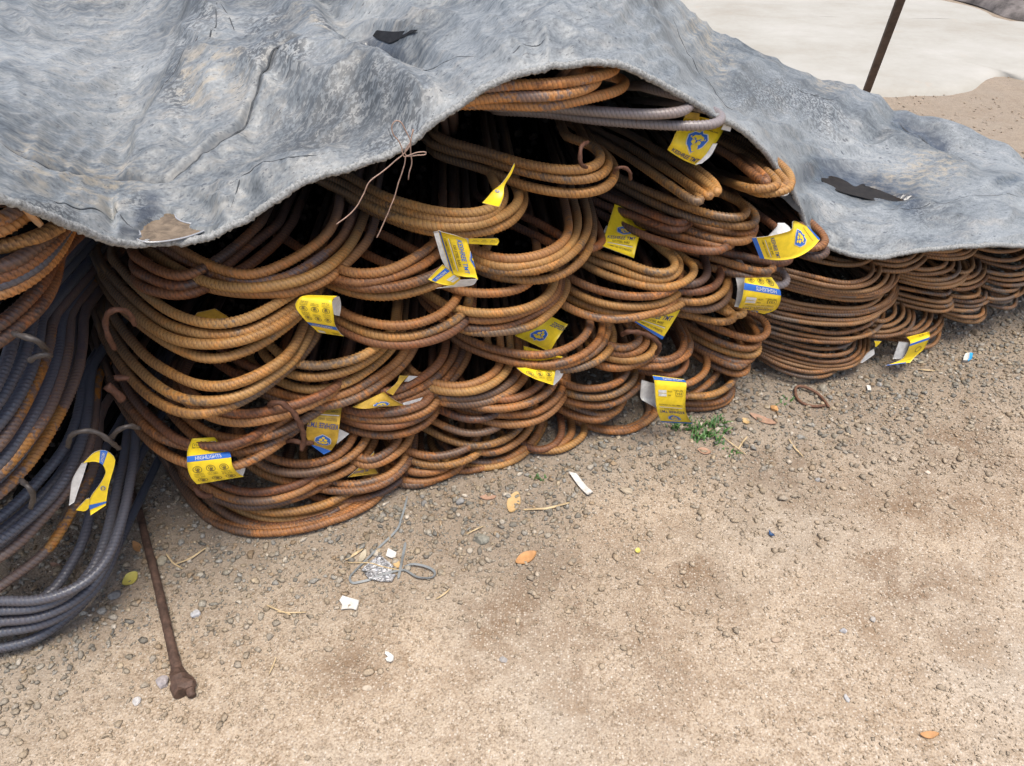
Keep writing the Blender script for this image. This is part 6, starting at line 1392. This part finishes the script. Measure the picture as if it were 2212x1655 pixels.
leaf('round tan leaf with fine veins on the gravel in the middle foreground', 'S6', 1388, 205, 66, 53, -1.2, 'tan')
leaf('small pinkish brown leaf left of the round tan leaf', 'S6', 1200, 168, 50, 21, 0.0, 'pink')
leaf('orange brown curled leaf with a notch, alone in the middle of the foreground', 'S6', 1478, 608, 70, 46, -0.45, 'orange', .010)
leaf('small round orange leaf at the corner of the silver foil', 'S6', 525, 640, 34, 27, 1.1, 'tan')
leaf('faded oval leaf standing just above the silver foil', 'S6', 275, 590, 46, 24, -1.1, 'grey')
leaf('bright yellow leaf left of the iron bar', 'S5', 824, 505, 50, 38, -0.7, 'yellow', .012)
leaf('rust orange leaf touching the upper shaft of the iron bar', 'S5', 866, 300, 34, 28, 0.9, 'orange', .008)
leaf('pointed brown leaf leaning at the foot of the left pile', 'S5', 350, 412, 30, 16, 0.2, 'pink')
leaf('dry brown leaf rolled up on the gravel right of the grass', 'S7', 850, 226, 62, 16, 0.35, 'pink', .012)
leaf('pale leaf beside the rolled brown leaf', 'S7', 760, 235, 18, 14, 0.5, 'tan')
leaf('pale pink leaf below the grass tuft', 'S7', 545, 390, 30, 18, 0.2, 'pink')
leaf('curved grey leaf at the foot of the far stack', 'S1', 1355, 1300, 42, 16, 0.4, 'grey')
leaf('green speck of a leaf on bare earth in the middle', 'S7', 197, 912, 12, 14, 0.2, 'yellow')
lf_or = leaf('plump orange leaf alone at the bottom right', 'V', (2600 + 2055 / 1.843) * K / K * 1.0, (2200 + 1365 / 1.843), 0.1, 0.1, 0, 'tan')
bpy.data.objects.remove(lf_or)
REG['S8'] = (2600, 2200, 1.843)
leaf('plump orange leaf alone near the bottom right corner', 'S8', 2055, 1366, 58, 30, 0.0, 'orange', .010)
paper = simple('dirty white paper', (0.60, 0.58, 0.54), 0.7, 120, 0.25, .001)
foil, nt, b = newmat('crumpled silver foil'); geo = nt.nodes.new('ShaderNodeNewGeometry'); b.inputs['Metallic'].default_value = 0.75; b.inputs['Roughness'].default_value = 0.34
n_ = noise_n(nt, geo.outputs['Position'], 120, 4, 0.7, 1.0); nt.links.new(ramp(nt, n_, [(0.32, (0.10, 0.10, 0.10)), (0.5, (0.5, 0.51, 0.53)), (0.7, (0.8, 0.8, 0.82))]), b.inputs['Base Color']); bump(nt, b, n_, 1.0, .004)
scrap('silver_foil', 'crumpled square of silver foil on the gravel, a strap crossing it', 'foil', 'S6', [(400, 580), (450, 620), (502, 665), (480, 720), (522, 730), (492, 785), (410, 778), (325, 768), (300, 735), (268, 692), (330, 640)], foil, .004, .002, 4, .0022, smooth=False)
scrap('paper_scrap', 'dirty white paper scrap with torn edges left of the foil', 'paper scrap', 'S6', [(130, 890), (185, 905), (250, 922), (245, 960), (232, 997), (190, 980), (150, 985), (118, 990), (125, 950), (105, 925)], paper, .004, .003, 5, .0015)
scrap('paper_scrap', 'torn whitish scrap with a bitten edge on bare earth below the foil', 'paper scrap', 'S6', [(445, 1300), (480, 1312), (508, 1335), (505, 1368), (485, 1382), (455, 1372), (443, 1350), (462, 1335), (440, 1318)], paper, .004, .004, 6, .001)
scrap('paper_scrap', 'small pale scrap touching the top corner of the foil', 'paper scrap', 'S6', [(465, 540), (525, 562), (520, 600), (490, 605), (445, 590)], paper, .004, .004, 7, .001)
scrap('plastic_strip', 'dirty white plastic strip lying askew between stack and round leaf', 'plastic strip', 'S6', [(1790, -10), (1850, 0), (1890, 50), (1930, 100), (1972, 138), (1930, 160), (1890, 118), (1850, 70)], paper, .006, .003, 8, .001)
scrap('plastic_strip', 'pale flake of plastic on the gravel below the rod ring', 'plastic strip', 'S7', [(1385, 60), (1405, 62), (1410, 85), (1390, 88)], paper, .004, .004, 9, .001)
wp = empty('candy_wrapper', tuple(gpt(cv('S1', 1750, 1275)))); tag(wp, 'small blue and white wrapper on the earth at the right edge', 'wrapper')
for nm, pl, mt in (('silver_half', [(1735, 1240), (1765, 1238), (1760, 1300), (1708, 1310), (1718, 1270)], paper), ('blue_half', [(1765, 1237), (1792, 1243), (1786, 1285), (1748, 1316), (1752, 1290)], simple('sky blue film', (0.05, 0.36, 0.70), 0.3, 60, .1, 0))):
    o = scrap(nm, None, None, 'S1', pl, mt, .008, .004, 2, .001); o.parent = wp; o.matrix_parent_inverse = wp.matrix_world.inverted(); 
    o.data.transform(Matrix.Translation(-Vector(wp.location))); o.matrix_parent_inverse = Matrix.Identity(4)
scrap('film_piece', 'tiny twisted dark blue film on bare earth', 'film', 'S7', [(875, 812), (890, 820), (905, 828), (908, 845), (892, 838), (880, 830)], simple('dark blue film', (0.03, 0.07, 0.16), .4, 60, .1, 0), .005, .006, 3, .001)
# single stones worth pointing at
SG = 'larger stones on the earth'
def stone(label, reg, x, y, w_, h_, col, seed):
    c = gpt(cv(reg, x, y)); sc_ = REG[reg][2]; zd = float((c - CAMP) @ np.array([0, ct, -st])); m_ = zd / F * K / sc_
    rx, ry = w_ * m_ , h_ * m_ * 1.25; bmv = []; r2 = np.random.default_rng(seed)
    import bmesh
    bm = bmesh.new(); bmesh.ops.create_icosphere(bm, subdivisions=2, radius=1)
    ax_ = [r2.normal(size=3) for _ in range(9)]; ax_ = [a / np.linalg.norm(a) for a in ax_]; cut = [r2.uniform(.55, .85) for _ in ax_]
    for v in bm.verts:
        p = np.array(v.co)
        for a, ct_ in zip(ax_, cut):
            d = p @ a
            if d > ct_: p = p - a * (d - ct_)
        v.co = Vector((p[0] * rx, p[1] * ry, p[2] * min(rx, ry) * .8))
    V_ = [np.array(v.co) + c + np.array([0, 0, min(rx, ry) * .28]) for v in bm.verts]; f_ = [[v.index for v in f.verts] for f in bm.faces]; bm.free()
    o = mesh_obj('stone', V_, f_, simple('stone %d' % seed, col, .85, 140, .3, .001), smooth=False); tag(o, label, 'stone', SG)
for a in (('blocky olive grey stone right of the iron bar shaft', 'S5', 1024, 385, 36, 38, (.27, .24, .18), 1), ('dark mottled stone between the left pile and the iron bar', 'S5', 722, 602, 42, 32, (.18, .175, .17), 2),
          ('flat mauve grey stone left of the forked end of the iron bar', 'S5', 1030, 1155, 50, 36, (.32, .29, .29), 3), ('light grey chip right of the lower shaft of the iron bar', 'S5', 1235, 726, 32, 26, (.40, .40, .41), 4),
          ('pale round stone just below the flat mauve one', 'S5', 862, 1268, 30, 28, (.46, .44, .42), 5), ('wedge shaped grey stone in the gravel in the middle foreground', 'S6', 1150, 470, 64, 44, (.24, .23, .19), 6),
          ('squat grey stone just under the low bars, left of the pink leaf', 'S6', 992, 197, 36, 34, (.25, .245, .235), 7), ('dark oval stone beside the strap where it leaves the stack', 'S6', 727, 206, 30, 30, (.19, .185, .175), 8),
          ('flat pale oval stone at the bottom left of centre', 'S6', 308, 1560, 40, 20, (.42, .35, .27), 9), ('small round stone below the notched orange leaf', 'S6', 1312, 1350, 34, 24, (.36, .34, .32), 10),
          ('long flat tan stone at the foot of the low bars', 'S7', 138, 600, 42, 20, (.36, .30, .22), 11), ('orange brown broken stone on the gravel right of the grass', 'S7', 908, 172, 24, 24, (.50, .27, .11), 12),
          ('big rounded stone behind the ring of rusty rod', 'S1', 590, 1515, 44, 40, (.27, .24, .19), 13), ('brown clod on the earth at the foot of the far stack', 'S1', 1822, 1065, 38, 36, (.20, .155, .11), 14),
          ('grey pebble near the white flake behind the ring', 'S1', 1042, 1480, 26, 26, (.33, .32, .30), 15), ('tan slab shaped stone under the shaded left pile', 'S5', 1000, 65, 10, 10, (.40, .30, .2), 16),
          ('white pebble on bare earth right of the damp patches', 'S7', 1708, 500, 18, 12, (.55, .47, .38), 17), ('grey stone pair in the bare earth, upper one', 'S7', 1138, 535, 17, 12, (.30, .29, .28), 18),
          ('brown flat stone at the bottom edge right of centre', 'S8', 930, 665, 42, 20, (.33, .25, .18), 19), ('smooth grey stone on the right foreground earth', 'S8', 1645, 508, 28, 22, (.42, .39, .35), 20),
          ('bluish stone beside the smooth grey one', 'S8', 1425, 598, 30, 22, (.38, .37, .37), 21), ('tall grey chip in the right foreground', 'S8', 1447, 1098, 22, 28, (.42, .41, .40), 22)):
    stone(*a)
# green grass tuft at the foot of the stack
gm, nt, b = newmat('fresh green grass'); oi = nt.nodes.new('ShaderNodeNewGeometry')
nt.links.new(ramp(nt, noise_n(nt, oi.outputs['Position'], 60, 2), [(0.35, (0.03, 0.09, 0.018)), (0.65, (0.085, 0.19, 0.045))]), b.inputs['Base Color']); b.inputs['Roughness'].default_value = .5
def tuft(label, reg, area, n_, hmax, seed):
    r2 = np.random.default_rng(seed); V_, F_ = [], []
    for i in range(n_):
        p = area[r2.integers(0, len(area))]; c = gpt(cv(reg, p[0] + r2.normal() * 24, p[1] + r2.normal() * 12)); az = r2.uniform(0, 6.28); L_ = hmax * r2.uniform(.4, 1); w_ = r2.uniform(.0016, .003); ln = r2.uniform(.5, 1.3)
        d_ = np.array([math.cos(az), math.sin(az), 0]); s_ = np.array([-d_[1], d_[0], 0]); b0 = len(V_)
        for k_ in range(6):
            t = k_ / 5; q = c + d_ * L_ * ln * t * (0.5 + .5 * t) * .8 + np.array([0, 0, L_ * (t - .55 * ln * .7 * t * t)]); w2 = w_ * (1 - t) ** .6 if k_ < 5 else 0.0001
            V_ += [q - s_ * w2, q + s_ * w2 + np.array([0, 0, w2 * .5])]
        F_ += [[b0 + 2 * k_, b0 + 2 * k_ + 1, b0 + 2 * k_ + 3, b0 + 2 * k_ + 2] for k_ in range(5)]
    o = mesh_obj('grass_tuft', V_, F_, gm); tag(o, label, 'grass')
tuft('bright green grass tuft growing on the gravel below the long upside down tag', 'S7', [(400, 275), (440, 262), (480, 290), (520, 280), (560, 270), (600, 265), (630, 290), (560, 310), (600, 340), (520, 330), (580, 240), (620, 250)], 150, .030, 1)
tuft('tiny green sprig on the gravel just below the grass tuft', 'S7', [(680, 400), (700, 395)], 16, .014, 2)
tuft('faint green sprig between the low bars and the white plastic strip', 'S6', [(1560, 15), (1590, 20)], 16, .014, 3)
tuft('little green sprig left of the ring of rusty rod', 'S7', [(950, 125), (965, 130)], 14, .014, 4)
# shaded red dry leaf wedged in the left pile
c = [on_face(cv('R1', *p), .18) for p in [(170, 285), (230, 300), (300, 350), (350, 400), (378, 440), (350, 470), (300, 430), (240, 370), (200, 320)]]
V_ = c + [q + np.array([0, .002, .0]) for q in c]; n = len(c)
o = mesh_obj('fallen_leaf', V_, [list(range(n)), list(range(2 * n - 1, n - 1, -1))] + [[i, (i + 1) % n, n + (i + 1) % n, n + i] for i in range(n)], lf['orange']); tag(o, 'reddish dry leaf wedged between the uppermost loops of the left pile', 'leaf', LFG)
